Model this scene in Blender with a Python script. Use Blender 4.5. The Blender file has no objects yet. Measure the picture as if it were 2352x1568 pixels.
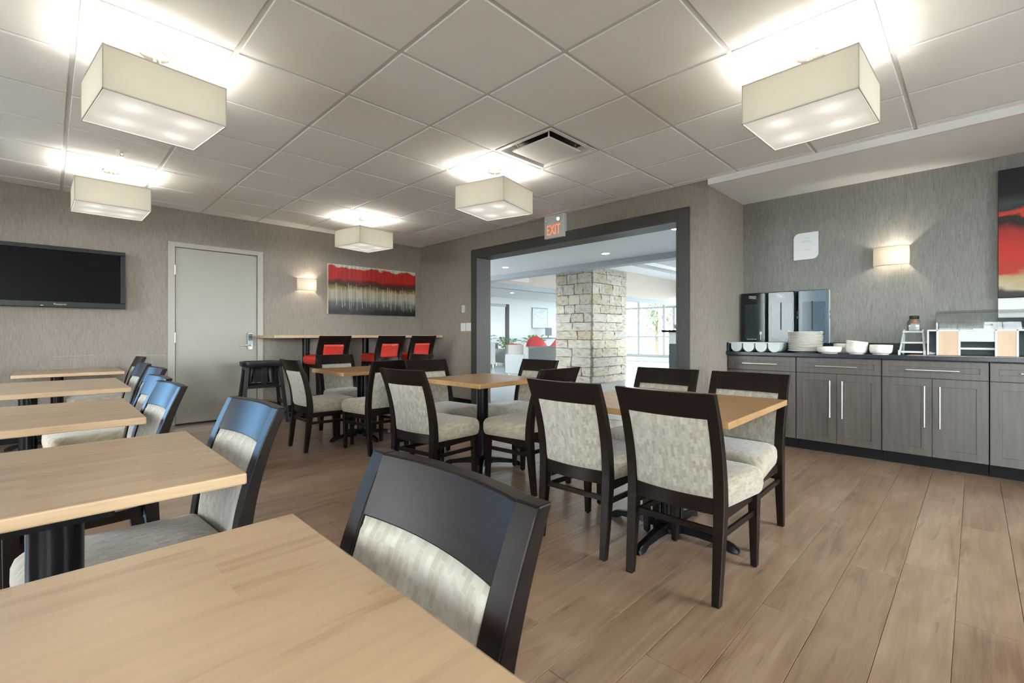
import bpy, bmesh, math, random
from mathutils import Vector, Matrix
PI = math.pi
random.seed(7)
SC = bpy.context.scene
COL = SC.collection
R = math.radians

# ------------------------------------------------------------------ camera
EYE = 1.06
FPX = 1063.5                       # focal length in pixels of the 2352 px wide frame
cam = bpy.data.cameras.new('camera')
cam.sensor_width = 36.0
cam.lens = 36.0 * FPX / 2352.0
cam.shift_y = -(784 - 770) / 2352.0
cam.clip_start = 0.03
cam.clip_end = 300
cam_o = bpy.data.objects.new('camera', cam)
COL.objects.link(cam_o)
cam_o.location = (0, 0, EYE)
cam_o.rotation_euler = (R(90), 0, R(-45))
SC.camera = cam_o

# ------------------------------------------------------------------ world, exposure
world = bpy.data.worlds.new('world')
SC.world = world
world.use_nodes = True
wb = world.node_tree.nodes['Background']
wb.inputs['Color'].default_value = (0.94, 0.97, 1.0, 1)
wb.inputs['Strength'].default_value = 7.5
SC.view_settings.view_transform = 'Standard'
SC.view_settings.look = 'None'
SC.view_settings.gamma = 1.0
SC.view_settings.exposure = 1.9
SC.view_settings.use_curve_mapping = False
cy = SC.cycles
cy.max_bounces = 6; cy.diffuse_bounces = 4; cy.glossy_bounces = 3; cy.transmission_bounces = 3; cy.transparent_max_bounces = 8
cy.caustics_reflective = False; cy.caustics_refractive = False
cy.use_adaptive_sampling = True; cy.adaptive_threshold = 0.03

PENDANT_W = 0.62        # watts of each of the four bulbs in a pendant
SCONCE_W = 14.0
DOWN_W = 30.0

# ------------------------------------------------------------------ materials
MATS = {}
def nodes_of(m):
    return m.node_tree.nodes, m.node_tree.links
def mat(name, col, rough=0.5, metal=0.0, coat=0.0, spec=0.5, noise=None, bump=None, emit=None, alpha=1.0, trans=0.0):
    """noise=(scale xyz, strength): value variation; bump=(scale xyz, strength)"""
    m = bpy.data.materials.new(name)
    m.use_nodes = True
    n, l = nodes_of(m)
    b = n['Principled BSDF']
    b.inputs['Base Color'].default_value = (*col, 1)
    b.inputs['Roughness'].default_value = rough
    b.inputs['Metallic'].default_value = metal
    b.inputs['Coat Weight'].default_value = coat
    b.inputs['Specular IOR Level'].default_value = spec
    b.inputs['Alpha'].default_value = alpha
    b.inputs['Transmission Weight'].default_value = trans
    if emit:
        b.inputs['Emission Color'].default_value = (*emit[0], 1)
        b.inputs['Emission Strength'].default_value = emit[1]
    tc = None
    if noise or bump:
        tc = n.new('ShaderNodeTexCoord')
    if noise:
        mp = n.new('ShaderNodeMapping'); mp.inputs['Scale'].default_value = noise[0]
        l.new(tc.outputs['Object'], mp.inputs['Vector'])
        nz = n.new('ShaderNodeTexNoise'); nz.inputs['Scale'].default_value = 1.0; nz.inputs['Detail'].default_value = 5
        l.new(mp.outputs[0], nz.inputs['Vector'])
        mr = n.new('ShaderNodeMapRange')
        mr.inputs['From Min'].default_value = 0.25; mr.inputs['From Max'].default_value = 0.75
        mr.inputs['To Min'].default_value = 1 - noise[1]; mr.inputs['To Max'].default_value = 1 + noise[1]
        l.new(nz.outputs['Fac'], mr.inputs['Value'])
        vm = n.new('ShaderNodeVectorMath'); vm.operation = 'SCALE'
        vm.inputs[0].default_value = col
        l.new(mr.outputs[0], vm.inputs['Scale'])
        l.new(vm.outputs[0], b.inputs['Base Color'])
    if bump:
        mp2 = n.new('ShaderNodeMapping'); mp2.inputs['Scale'].default_value = bump[0]
        l.new(tc.outputs['Object'], mp2.inputs['Vector'])
        nz2 = n.new('ShaderNodeTexNoise'); nz2.inputs['Scale'].default_value = 1.0; nz2.inputs['Detail'].default_value = 4
        l.new(mp2.outputs[0], nz2.inputs['Vector'])
        bp = n.new('ShaderNodeBump'); bp.inputs['Strength'].default_value = bump[1]; bp.inputs['Distance'].default_value = 0.004
        l.new(nz2.outputs['Fac'], bp.inputs['Height'])
        l.new(bp.outputs[0], b.inputs['Normal'])
    MATS[name] = m
    return m

def ramp(n, stops):
    r = n.new('ShaderNodeValToRGB')
    while len(r.color_ramp.elements) < len(stops):
        r.color_ramp.elements.new(0.5)
    for e, (p, c) in zip(r.color_ramp.elements, stops):
        e.position = p; e.color = (*c, 1)
    return r

def wallpaper(name, c1, c2, horiz):
    """fibrous vinyl wallcovering with a faint vertical weave; horiz = world axis the wall runs along"""
    m = mat(name, c1, 0.55, spec=0.35)
    n, l = nodes_of(m); b = n['Principled BSDF']
    tc = n.new('ShaderNodeTexCoord')
    def nz(scale, det, dist=0.0):
        mp = n.new('ShaderNodeMapping'); mp.inputs['Scale'].default_value = scale
        l.new(tc.outputs['Object'], mp.inputs['Vector'])
        t = n.new('ShaderNodeTexNoise'); t.inputs['Scale'].default_value = 1; t.inputs['Detail'].default_value = det
        t.inputs['Distortion'].default_value = dist
        l.new(mp.outputs[0], t.inputs['Vector']); return t
    a = nz((170, 170, 10), 6, 0.5); c = nz((34, 34, 7), 4, 2.2); d = nz((330, 330, 260), 2)
    ad = n.new('ShaderNodeMath'); ad.operation = 'ADD'; l.new(a.outputs['Fac'], ad.inputs[0]); l.new(c.outputs['Fac'], ad.inputs[1])
    ad2 = n.new('ShaderNodeMath'); ad2.operation = 'MULTIPLY_ADD'; l.new(d.outputs['Fac'], ad2.inputs[0]); ad2.inputs[1].default_value = 0.5; l.new(ad.outputs[0], ad2.inputs[2])
    mr = n.new('ShaderNodeMapRange'); mr.inputs['From Min'].default_value = 0.85; mr.inputs['From Max'].default_value = 1.65
    l.new(ad2.outputs[0], mr.inputs['Value'])
    rp = ramp(n, [(0, c2), (1, c1)])
    l.new(mr.outputs[0], rp.inputs[0]); l.new(rp.outputs[0], b.inputs['Base Color'])
    bp = n.new('ShaderNodeBump'); bp.inputs['Strength'].default_value = 0.25; bp.inputs['Distance'].default_value = 0.002
    l.new(ad2.outputs[0], bp.inputs['Height']); l.new(bp.outputs[0], b.inputs['Normal'])
    return m

def wood(name, cols, scale, rough, coat=0.0, axis='X', per_object=True, knots=0.0):
    """long grained timber, one tone per object"""
    m = mat(name, cols[0], rough, coat=coat)
    n, l = nodes_of(m); b = n['Principled BSDF']
    tc = n.new('ShaderNodeTexCoord'); oi = n.new('ShaderNodeObjectInfo')
    off = n.new('ShaderNodeVectorMath'); off.operation = 'SCALE'; off.inputs[0].default_value = (37.0, 19.0, 7.0)
    l.new(oi.outputs['Random'], off.inputs['Scale'])
    av = n.new('ShaderNodeVectorMath'); av.operation = 'ADD'
    l.new(tc.outputs['Object'], av.inputs[0]); l.new(off.outputs[0], av.inputs[1])
    def nz(sc, det, dist):
        mp = n.new('ShaderNodeMapping'); mp.inputs['Scale'].default_value = sc
        l.new(av.outputs[0], mp.inputs['Vector'])
        t = n.new('ShaderNodeTexNoise'); t.inputs['Scale'].default_value = 1; t.inputs['Detail'].default_value = det
        t.inputs['Distortion'].default_value = dist
        l.new(mp.outputs[0], t.inputs['Vector']); return t
    s = scale
    lng = (1.6 * s, 14 * s, 14 * s) if axis == 'X' else (14 * s, 1.6 * s, 14 * s)
    fin = (5 * s, 90 * s, 90 * s) if axis == 'X' else (90 * s, 5 * s, 90 * s)
    g = nz(lng, 6, 1.2); fn = nz(fin, 3, 0.3); bl = nz((3.2 * s, 3.6 * s, 3 * s), 4, 0.8)
    m1 = n.new('ShaderNodeMath'); m1.operation = 'MULTIPLY_ADD'; l.new(fn.outputs['Fac'], m1.inputs[0]); m1.inputs[1].default_value = 0.35; l.new(g.outputs['Fac'], m1.inputs[2])
    m2 = n.new('ShaderNodeMath'); m2.operation = 'MULTIPLY_ADD'; l.new(bl.outputs['Fac'], m2.inputs[0]); m2.inputs[1].default_value = 0.55; l.new(m1.outputs[0], m2.inputs[2])
    m3 = n.new('ShaderNodeMath'); m3.operation = 'MULTIPLY_ADD'; l.new(oi.outputs['Random'], m3.inputs[0]); m3.inputs[1].default_value = 0.16 if per_object else 0.0; l.new(m2.outputs[0], m3.inputs[2])
    mr = n.new('ShaderNodeMapRange'); mr.inputs['From Min'].default_value = 0.72; mr.inputs['From Max'].default_value = 1.30
    l.new(m3.outputs[0], mr.inputs['Value'])
    k = len(cols) - 1
    rp = ramp(n, [(i / k, c) for i, c in enumerate(cols)])
    l.new(mr.outputs[0], rp.inputs[0])
    out = rp.outputs[0]
    if knots:
        v = nz((1.1 * s, 7 * s, 7 * s), 3, 2.5)
        r2 = ramp(n, [(0.0, (1 - knots,) * 3), (0.30, (1 - knots,) * 3), (0.345, (1, 1, 1)), (1, (1, 1, 1))])
        l.new(v.outputs['Fac'], r2.inputs[0])
        mx = n.new('ShaderNodeMix'); mx.data_type = 'RGBA'; mx.blend_type = 'MULTIPLY'; mx.inputs['Factor'].default_value = 1.0
        l.new(out, mx.inputs['A']); l.new(r2.outputs[0], mx.inputs['B']); out = mx.outputs['Result']
    l.new(out, b.inputs['Base Color'])
    b.inputs['Coat Roughness'].default_value = 0.20
    bp = n.new('ShaderNodeBump'); bp.inputs['Strength'].default_value = 0.12; bp.inputs['Distance'].default_value = 0.001
    l.new(m1.outputs[0], bp.inputs['Height']); l.new(bp.outputs[0], b.inputs['Normal'])
    return m

def butcher(name, c1, c2, rough):
    """butcher block of edge-glued staves running along local X"""
    m = mat(name, c1, rough, coat=0.25)
    n, l = nodes_of(m); b = n['Principled BSDF']
    b.inputs['Coat Roughness'].default_value = 0.25
    tc = n.new('ShaderNodeTexCoord'); oi = n.new('ShaderNodeObjectInfo')
    off = n.new('ShaderNodeVectorMath'); off.operation = 'SCALE'; off.inputs[0].default_value = (13.0, 7.0, 5.0)
    l.new(oi.outputs['Random'], off.inputs['Scale'])
    av = n.new('ShaderNodeVectorMath'); av.operation = 'ADD'
    l.new(tc.outputs['Object'], av.inputs[0]); l.new(off.outputs[0], av.inputs[1])
    br = n.new('ShaderNodeTexBrick'); br.inputs['Scale'].default_value = 1.0
    br.inputs['Brick Width'].default_value = 0.34; br.inputs['Row Height'].default_value = 0.042
    br.inputs['Mortar Size'].default_value = 0.0; br.inputs['Color1'].default_value = (0, 0, 0, 1); br.inputs['Color2'].default_value = (1, 1, 1, 1)
    br.offset = 0.37; br.inputs['Bias'].default_value = 0.0
    l.new(av.outputs[0], br.inputs['Vector'])
    mp = n.new('ShaderNodeMapping'); mp.inputs['Scale'].default_value = (5, 55, 55)
    l.new(av.outputs[0], mp.inputs['Vector'])
    nz = n.new('ShaderNodeTexNoise'); nz.inputs['Scale'].default_value = 1; nz.inputs['Detail'].default_value = 5; nz.inputs['Distortion'].default_value = 0.8
    l.new(mp.outputs[0], nz.inputs['Vector'])
    nb = n.new('ShaderNodeTexNoise'); nb.inputs['Scale'].default_value = 5; nb.inputs['Detail'].default_value = 3
    l.new(av.outputs[0], nb.inputs['Vector'])
    m1 = n.new('ShaderNodeMath'); m1.operation = 'MULTIPLY_ADD'; l.new(br.outputs['Color'], m1.inputs[0]); m1.inputs[1].default_value = 0.42; l.new(nz.outputs['Fac'], m1.inputs[2])
    m2 = n.new('ShaderNodeMath'); m2.operation = 'MULTIPLY_ADD'; l.new(nb.outputs['Fac'], m2.inputs[0]); m2.inputs[1].default_value = 0.5; l.new(m1.outputs[0], m2.inputs[2])
    mr = n.new('ShaderNodeMapRange'); mr.inputs['From Min'].default_value = 0.45; mr.inputs['From Max'].default_value = 1.25
    l.new(m2.outputs[0], mr.inputs['Value'])
    rp = ramp(n, [(0, c2), (0.55, c1), (1, tuple(min(1, x * 1.12) for x in c1))])
    l.new(mr.outputs[0], rp.inputs[0]); l.new(rp.outputs[0], b.inputs['Base Color'])
    return m

def fabric(name, base, dark, light, vertical):
    """woven upholstery of small blocks and dots"""
    m = mat(name, base, 0.85, spec=0.2)
    n, l = nodes_of(m); b = n['Principled BSDF']
    b.inputs['Sheen Weight'].default_value = 0.35
    tc = n.new('ShaderNodeTexCoord')
    sp = n.new('ShaderNodeSeparateXYZ'); l.new(tc.outputs['Object'], sp.inputs[0])
    cb = n.new('ShaderNodeCombineXYZ')
    if vertical:
        l.new(sp.outputs['Z'], cb.inputs['X']); l.new(sp.outputs['Y'], cb.inputs['Y'])
    else:
        a1 = n.new('ShaderNodeMath'); a1.operation = 'ADD'; l.new(sp.outputs['X'], a1.inputs[0]); l.new(sp.outputs['Z'], a1.inputs[1])
        l.new(a1.outputs[0], cb.inputs['X'])
        a2 = n.new('ShaderNodeMath'); a2.operation = 'ADD'; l.new(sp.outputs['Y'], a2.inputs[0]); l.new(sp.outputs['Z'], a2.inputs[1])
        l.new(a2.outputs[0], cb.inputs['Y'])
    br = n.new('ShaderNodeTexBrick'); br.inputs['Scale'].default_value = 1.0
    br.inputs['Brick Width'].default_value = 0.030; br.inputs['Row Height'].default_value = 0.014
    br.inputs['Mortar Size'].default_value = 0.0012; br.inputs['Mortar Smooth'].default_value = 0.5
    br.inputs['Color1'].default_value = (*dark, 1); br.inputs['Color2'].default_value = (*light, 1); br.inputs['Mortar'].default_value = (*base, 1)
    l.new(cb.outputs[0], br.inputs['Vector'])
    vo = n.new('ShaderNodeTexVoronoi'); vo.inputs['Scale'].default_value = 55
    l.new(cb.outputs[0], vo.inputs['Vector'])
    r2 = ramp(n, [(0.0, (0.90, 0.90, 0.90)), (0.35, (0.95, 0.95, 0.95)), (0.42, (1.05, 1.05, 1.05)), (1, (1.0, 1.0, 1.0))])
    l.new(vo.outputs['Distance'], r2.inputs[0])
    mx = n.new('ShaderNodeMix'); mx.data_type = 'RGBA'; mx.blend_type = 'MULTIPLY'; mx.inputs['Factor'].default_value = 1
    l.new(br.outputs['Color'], mx.inputs['A']); l.new(r2.outputs[0], mx.inputs['B'])
    nz = n.new('ShaderNodeTexNoise'); nz.inputs['Scale'].default_value = 420; nz.inputs['Detail'].default_value = 1
    l.new(tc.outputs['Object'], nz.inputs['Vector'])
    bp = n.new('ShaderNodeBump'); bp.inputs['Strength'].default_value = 0.25; bp.inputs['Distance'].default_value = 0.001
    l.new(nz.outputs['Fac'], bp.inputs['Height']); l.new(bp.outputs[0], b.inputs['Normal'])
    l.new(mx.outputs['Result'], b.inputs['Base Color'])
    return m

def translucent(name, col, tcol, fac, emit=0.0, ecol=(1, 1, 1)):
    m = bpy.data.materials.new(name); m.use_nodes = True
    n, l = nodes_of(m); n.remove(n['Principled BSDF'])
    o = n['Material Output']
    d = n.new('ShaderNodeBsdfDiffuse'); d.inputs['Color'].default_value = (*col, 1)
    t = n.new('ShaderNodeBsdfTranslucent'); t.inputs['Color'].default_value = (*tcol, 1)
    mx = n.new('ShaderNodeMixShader'); mx.inputs[0].default_value = fac
    l.new(d.outputs[0], mx.inputs[1]); l.new(t.outputs[0], mx.inputs[2])
    out = mx.outputs[0]
    if emit:
        e = n.new('ShaderNodeEmission'); e.inputs['Color'].default_value = (*ecol, 1); e.inputs['Strength'].default_value = emit
        a = n.new('ShaderNodeAddShader'); l.new(out, a.inputs[0]); l.new(e.outputs[0], a.inputs[1]); out = a.outputs[0]
    l.new(out, o.inputs['Surface'])
    MATS[name] = m
    return m

def thin_glass(name, tint, gloss=0.08, rough=0.02, mirror=0.8):
    """thin pane: mostly clear, a little mirror; seen the same by every ray"""
    m = bpy.data.materials.new(name); m.use_nodes = True
    n, l = nodes_of(m); n.remove(n['Principled BSDF'])
    o = n['Material Output']
    t = n.new('ShaderNodeBsdfTransparent'); t.inputs['Color'].default_value = (*tint, 1)
    g = n.new('ShaderNodeBsdfGlossy'); g.inputs['Roughness'].default_value = rough
    fr = n.new('ShaderNodeFresnel'); fr.inputs['IOR'].default_value = 1.45
    ad = n.new('ShaderNodeMath'); ad.operation = 'MULTIPLY_ADD'; ad.inputs[1].default_value = mirror; ad.inputs[2].default_value = gloss * 0.3
    l.new(fr.outputs[0], ad.inputs[0])
    mx = n.new('ShaderNodeMixShader')
    l.new(ad.outputs[0], mx.inputs[0]); l.new(t.outputs[0], mx.inputs[1]); l.new(g.outputs[0], mx.inputs[2])
    l.new(mx.outputs[0], o.inputs['Surface'])
    MATS[name] = m
    return m

wallpaper('wallpaper_taupe', (0.37, 0.32, 0.275), (0.24, 0.203, 0.17), 'X')
wallpaper('wallpaper_grey', (0.295, 0.285, 0.262), (0.175, 0.17, 0.155), 'Y')
mat('white_ceiling', (0.88, 0.88, 0.87), 0.85, noise=((3, 3, 3), 0.02))
mat('tile_white', (0.90, 0.90, 0.89), 0.9, noise=((220, 220, 220), 0.03), bump=((260, 260, 260), 0.12))
mat('grid_metal', (0.72, 0.72, 0.71), 0.45)
mat('white_paint', (0.80, 0.80, 0.78), 0.5)
mat('door_paint', (0.41, 0.385, 0.33), 0.4, noise=((2, 2, 2), 0.03))
mat('door_frame_paint', (0.46, 0.43, 0.37), 0.4)
mat('casing_grey', (0.058, 0.056, 0.051), 0.5, spec=0.3, noise=((60, 60, 3), 0.12))
mat('baseboard_black', (0.010, 0.010, 0.010), 0.5, spec=0.15)
wood('floor_wood', [(0.185, 0.110, 0.066), (0.285, 0.178, 0.112), (0.34, 0.22, 0.145), (0.40, 0.272, 0.187)], 1.0, 0.28, coat=0.55, knots=0.30)
butcher('maple', (0.52, 0.355, 0.215), (0.37, 0.228, 0.118), 0.30)
butcher('honey_maple', (0.46, 0.265, 0.11), (0.34, 0.178, 0.066), 0.28)
mat('espresso', (0.012, 0.0075, 0.006), 0.30, coat=0.0, spec=0.15, noise=((8, 8, 60), 0.25))
fabric('fabric_back', (0.36, 0.325, 0.27), (0.30, 0.26, 0.205), (0.41, 0.38, 0.325), True)
fabric('fabric_seat', (0.355, 0.30, 0.225), (0.295, 0.24, 0.17), (0.39, 0.34, 0.265), False)
mat('red_vinyl', (0.52, 0.030, 0.018), 0.38, noise=((20, 20, 20), 0.06))
mat('black_iron', (0.006, 0.006, 0.007), 0.25, spec=0.18)
mat('black_plastic', (0.010, 0.010, 0.010), 0.38, spec=0.35)
mat('chrome', (0.78, 0.77, 0.74), 0.22, metal=1.0)
mat('brushed_nickel', (0.66, 0.63, 0.58), 0.32, metal=1.0)
mat('satin_steel', (0.78, 0.74, 0.66), 0.30, metal=1.0)
mat('lock_steel', (0.32, 0.34, 0.36), 0.4, metal=1.0)
mat('dark_lens', (0.02, 0.025, 0.03), 0.15)
mat('tv_bezel', (0.016, 0.016, 0.016), 0.35, spec=0.3)
mat('tv_screen', (0.003, 0.003, 0.0035), 0.35, spec=0.08)
mat('silver_print', (0.62, 0.62, 0.62), 0.4)
mat('cabinet_grey', (0.080, 0.065, 0.055), 0.36, noise=((40, 40, 3), 0.22))
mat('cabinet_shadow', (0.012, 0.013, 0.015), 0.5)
mat('counter_black', (0.016, 0.020, 0.026), 0.25, spec=0.4, noise=((90, 90, 90), 0.5))
mat('china', (0.86, 0.83, 0.76), 0.22, coat=0.3)
mat('melamine_white', (0.72, 0.75, 0.76), 0.35)
mat('bin_grey', (0.55, 0.60, 0.60), 0.35)
mat('paper', (0.78, 0.80, 0.82), 0.7)
mat('teal_print', (0.19, 0.28, 0.26), 0.6)
mat('faint_print', (0.58, 0.60, 0.62), 0.7)
mat('beech_panel', (0.60, 0.42, 0.29), 0.4, noise=((30, 30, 4), 0.10))
mat('exit_housing', (0.62, 0.62, 0.60), 0.45)
mat('exit_letter', (0.9, 0.16, 0.05), 0.5, emit=((1.0, 0.17, 0.05), 0.4))
mat('lobby_wall', (0.74, 0.77, 0.78), 0.7)
mat('lobby_beige', (0.66, 0.58, 0.50), 0.7)
mat('lobby_ceiling', (0.78, 0.80, 0.81), 0.8)
mat('lobby_beam', (0.42, 0.46, 0.49), 0.6)
mat('lobby_floor', (0.50, 0.55, 0.58), 0.28, noise=((1.2, 1.2, 1.2), 0.06))
mat('grey_upholstery', (0.36, 0.40, 0.40), 0.8)
mat('stone_upholstery', (0.48, 0.49, 0.44), 0.8)
mat('red_upholstery', (0.50, 0.05, 0.05), 0.6)
mat('dark_teal', (0.06, 0.09, 0.095), 0.5)
mat('steel_blue', (0.22, 0.29, 0.34), 0.4)
mat('leaf', (0.10, 0.30, 0.08), 0.5, noise=((9, 9, 9), 0.4))
mat('leaf_out', (0.07, 0.12, 0.04), 0.6, noise=((5, 5, 5), 0.4))
mat('bark', (0.12, 0.09, 0.06), 0.9)
mat('alu_white', (0.62, 0.63, 0.62), 0.4)
mat('paving', (0.22, 0.22, 0.21), 0.9, noise=((3, 3, 3), 0.1))
mat('scuff', (0.46, 0.47, 0.44), 0.8)
mat('grout', (0.30, 0.28, 0.25), 0.95)
mat('lamp_white', (0.9, 0.9, 0.88), 0.5, emit=((1.0, 0.97, 0.9), 12.0))
mat('bulb_glow', (0.9, 0.9, 0.85), 0.5, emit=((1.0, 0.9, 0.72), 10.0))
mat('shade_hem', (0.50, 0.47, 0.40), 0.8)
mat('canvas_side', (0.62, 0.56, 0.48), 0.8)
mat('canvas_dark', (0.03, 0.028, 0.026), 0.6)
mat('jar_food', (0.50, 0.22, 0.12), 0.5)
mat('mat_grey', (0.30, 0.34, 0.36), 0.9)
mat('art_print', (0.66, 0.70, 0.72), 0.6, noise=((6, 6, 9), 0.18))
translucent('shade_fabric', (0.60, 0.555, 0.47), (0.92, 0.85, 0.70), 0.035)
translucent('shade_diffuser', (0.75, 0.75, 0.74), (0.95, 0.95, 0.93), 0.05, emit=0.05, ecol=(1, 0.99, 0.95))
translucent('sconce_fabric', (0.66, 0.61, 0.54), (1.0, 0.84, 0.60), 0.07)
thin_glass('pane', (0.93, 0.97, 0.97))
thin_glass('sheen_tint_pane', (0.30, 0.44, 0.56))  # blue tint added to dim and colour the sheen on the chair backs
thin_glass('acrylic', (0.93, 0.95, 0.95), 0.08, 0.03, 0.4)
thin_glass('smoke', (0.50, 0.57, 0.62), 0.08, 0.12, 0.3)
thin_glass('jar_glass', (0.92, 0.94, 0.94), 0.2)

def stone_material():
    m = mat('fieldstone', (0.5, 0.47, 0.4), 0.9)
    n, l = nodes_of(m); b = n['Principled BSDF']
    tc = n.new('ShaderNodeTexCoord'); oi = n.new('ShaderNodeObjectInfo')
    rp = ramp(n, [(0, (0.50, 0.50, 0.47)), (0.3, (0.62, 0.60, 0.53)), (0.6, (0.55, 0.51, 0.42)), (0.8, (0.52, 0.51, 0.47)), (0.95, (0.50, 0.44, 0.31)), (1, (0.58, 0.55, 0.47))])
    l.new(oi.outputs['Random'], rp.inputs[0])
    off = n.new('ShaderNodeVectorMath'); off.operation = 'SCALE'; off.inputs[0].default_value = (31.0, 17.0, 11.0)
    l.new(oi.outputs['Random'], off.inputs['Scale'])
    av = n.new('ShaderNodeVectorMath'); av.operation = 'ADD'; l.new(tc.outputs['Object'], av.inputs[0]); l.new(off.outputs[0], av.inputs[1])
    nz = n.new('ShaderNodeTexNoise'); nz.inputs['Scale'].default_value = 3.5; nz.inputs['Detail'].default_value = 7
    l.new(av.outputs[0], nz.inputs['Vector'])
    r2 = ramp(n, [(0.30, (0.55, 0.54, 0.50)), (0.45, (0.92, 0.90, 0.85)), (0.7, (1.12, 1.10, 1.05))])
    l.new(nz.outputs['Fac'], r2.inputs[0])
    mx = n.new('ShaderNodeMix'); mx.data_type = 'RGBA'; mx.blend_type = 'MULTIPLY'; mx.inputs['Factor'].default_value = 1
    l.new(rp.outputs[0], mx.inputs['A']); l.new(r2.outputs[0], mx.inputs['B']); l.new(mx.outputs['Result'], b.inputs['Base Color'])
    bp = n.new('ShaderNodeBump'); bp.inputs['Strength'].default_value = 0.6; bp.inputs['Distance'].default_value = 0.02
    l.new(nz.outputs['Fac'], bp.inputs['Height']); l.new(bp.outputs[0], b.inputs['Normal'])
stone_material()

def forest_art():
    """abstract canvas: red crown band over pale trunks and a dark foot; local X right 0..1.47, Z up 0..0.74"""
    m = mat('art_forest', (0.5, 0.5, 0.5), 0.4)
    n, l = nodes_of(m); b = n['Principled BSDF']
    tc = n.new('ShaderNodeTexCoord'); sp = n.new('ShaderNodeSeparateXYZ'); l.new(tc.outputs['Object'], sp.inputs[0])
    mp = n.new('ShaderNodeMapping'); mp.inputs['Scale'].default_value = (5, 1, 9); l.new(tc.outputs['Object'], mp.inputs['Vector'])
    nz = n.new('ShaderNodeTexNoise'); nz.inputs['Scale'].default_value = 1; nz.inputs['Detail'].default_value = 6; l.new(mp.outputs[0], nz.inputs['Vector'])
    # height disturbed by noise
    zz = n.new('ShaderNodeMath'); zz.operation = 'MULTIPLY_ADD'; zz.inputs[1].default_value = 0.16; l.new(nz.outputs['Fac'], zz.inputs[0]); l.new(sp.outputs['Z'], zz.inputs[2])
    mr = n.new('ShaderNodeMapRange'); mr.inputs['From Min'].default_value = 0.08; mr.inputs['From Max'].default_value = 0.82; l.new(zz.outputs[0], mr.inputs['Value'])
    rp = ramp(n, [(0.0, (0.010, 0.010, 0.008)), (0.09, (0.022, 0.024, 0.020)), (0.21, (0.10, 0.11, 0.10)), (0.34, (0.38, 0.37, 0.31)), (0.47, (0.44, 0.37, 0.26)),
                  (0.545, (0.24, 0.17, 0.05)), (0.60, (0.035, 0.020, 0.008)), (0.66, (0.15, 0.010, 0.008)), (0.71, (0.46, 0.016, 0.011)), (0.925, (0.50, 0.020, 0.013)), (0.95, (0.62, 0.60, 0.50))])
    l.new(mr.outputs[0], rp.inputs[0])
    # vertical streaks of the wood
    ms = n.new('ShaderNodeMapping'); ms.inputs['Scale'].default_value = (26, 1, 1.2); l.new(tc.outputs['Object'], ms.inputs['Vector'])
    ns = n.new('ShaderNodeTexNoise'); ns.inputs['Scale'].default_value = 1; ns.inputs['Detail'].default_value = 4; l.new(ms.outputs[0], ns.inputs['Vector'])
    rs = ramp(n, [(0.35, (0.65, 0.65, 0.65)), (0.65, (1.25, 1.25, 1.25))]); l.new(ns.outputs['Fac'], rs.inputs[0])
    mx = n.new('ShaderNodeMix'); mx.data_type = 'RGBA'; mx.blend_type = 'MULTIPLY'; mx.inputs['Factor'].default_value = 0.8
    l.new(rp.outputs[0], mx.inputs['A']); l.new(rs.outputs[0], mx.inputs['B'])
    l.new(mx.outputs['Result'], b.inputs['Base Color'])
forest_art()

def sunset_art():
    """abstract canvas in bands: dark top, red middle, pale gold and black foot; local Z up 0..1.0"""
    m = mat('art_bands', (0.5, 0.1, 0.1), 0.4, spec=0.25)
    n, l = nodes_of(m); b = n['Principled BSDF']
    tc = n.new('ShaderNodeTexCoord'); sp = n.new('ShaderNodeSeparateXYZ'); l.new(tc.outputs['Object'], sp.inputs[0])
    mp = n.new('ShaderNodeMapping'); mp.inputs['Scale'].default_value = (1, 4, 9); l.new(tc.outputs['Object'], mp.inputs['Vector'])
    nz = n.new('ShaderNodeTexNoise'); nz.inputs['Scale'].default_value = 1; nz.inputs['Detail'].default_value = 6; nz.inputs['Distortion'].default_value = 0.7; l.new(mp.outputs[0], nz.inputs['Vector'])
    zz = n.new('ShaderNodeMath'); zz.operation = 'MULTIPLY_ADD'; zz.inputs[1].default_value = 0.20; l.new(nz.outputs['Fac'], zz.inputs[0]); l.new(sp.outputs['Z'], zz.inputs[2])
    mr = n.new('ShaderNodeMapRange'); mr.inputs['From Min'].default_value = 0.10; mr.inputs['From Max'].default_value = 1.11; l.new(zz.outputs[0], mr.inputs['Value'])
    rp = ramp(n, [(0.0, (0.02, 0.02, 0.016)), (0.045, (0.05, 0.045, 0.035)), (0.09, (0.50, 0.43, 0.28)), (0.17, (0.45, 0.30, 0.14)), (0.21, (0.45, 0.03, 0.015)), (0.38, (0.52, 0.025, 0.015)),
                  (0.50, (0.36, 0.022, 0.016)), (0.58, (0.02, 0.012, 0.01)), (0.625, (0.03, 0.015, 0.01)), (0.65, (0.70, 0.06, 0.03)), (0.675, (0.03, 0.032, 0.034)), (0.72, (0.055, 0.06, 0.065)), (0.80, (0.012, 0.012, 0.013)), (1, (0.012, 0.012, 0.013))])
    l.new(mr.outputs[0], rp.inputs[0]); l.new(rp.outputs[0], b.inputs['Base Color'])
sunset_art()

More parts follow.
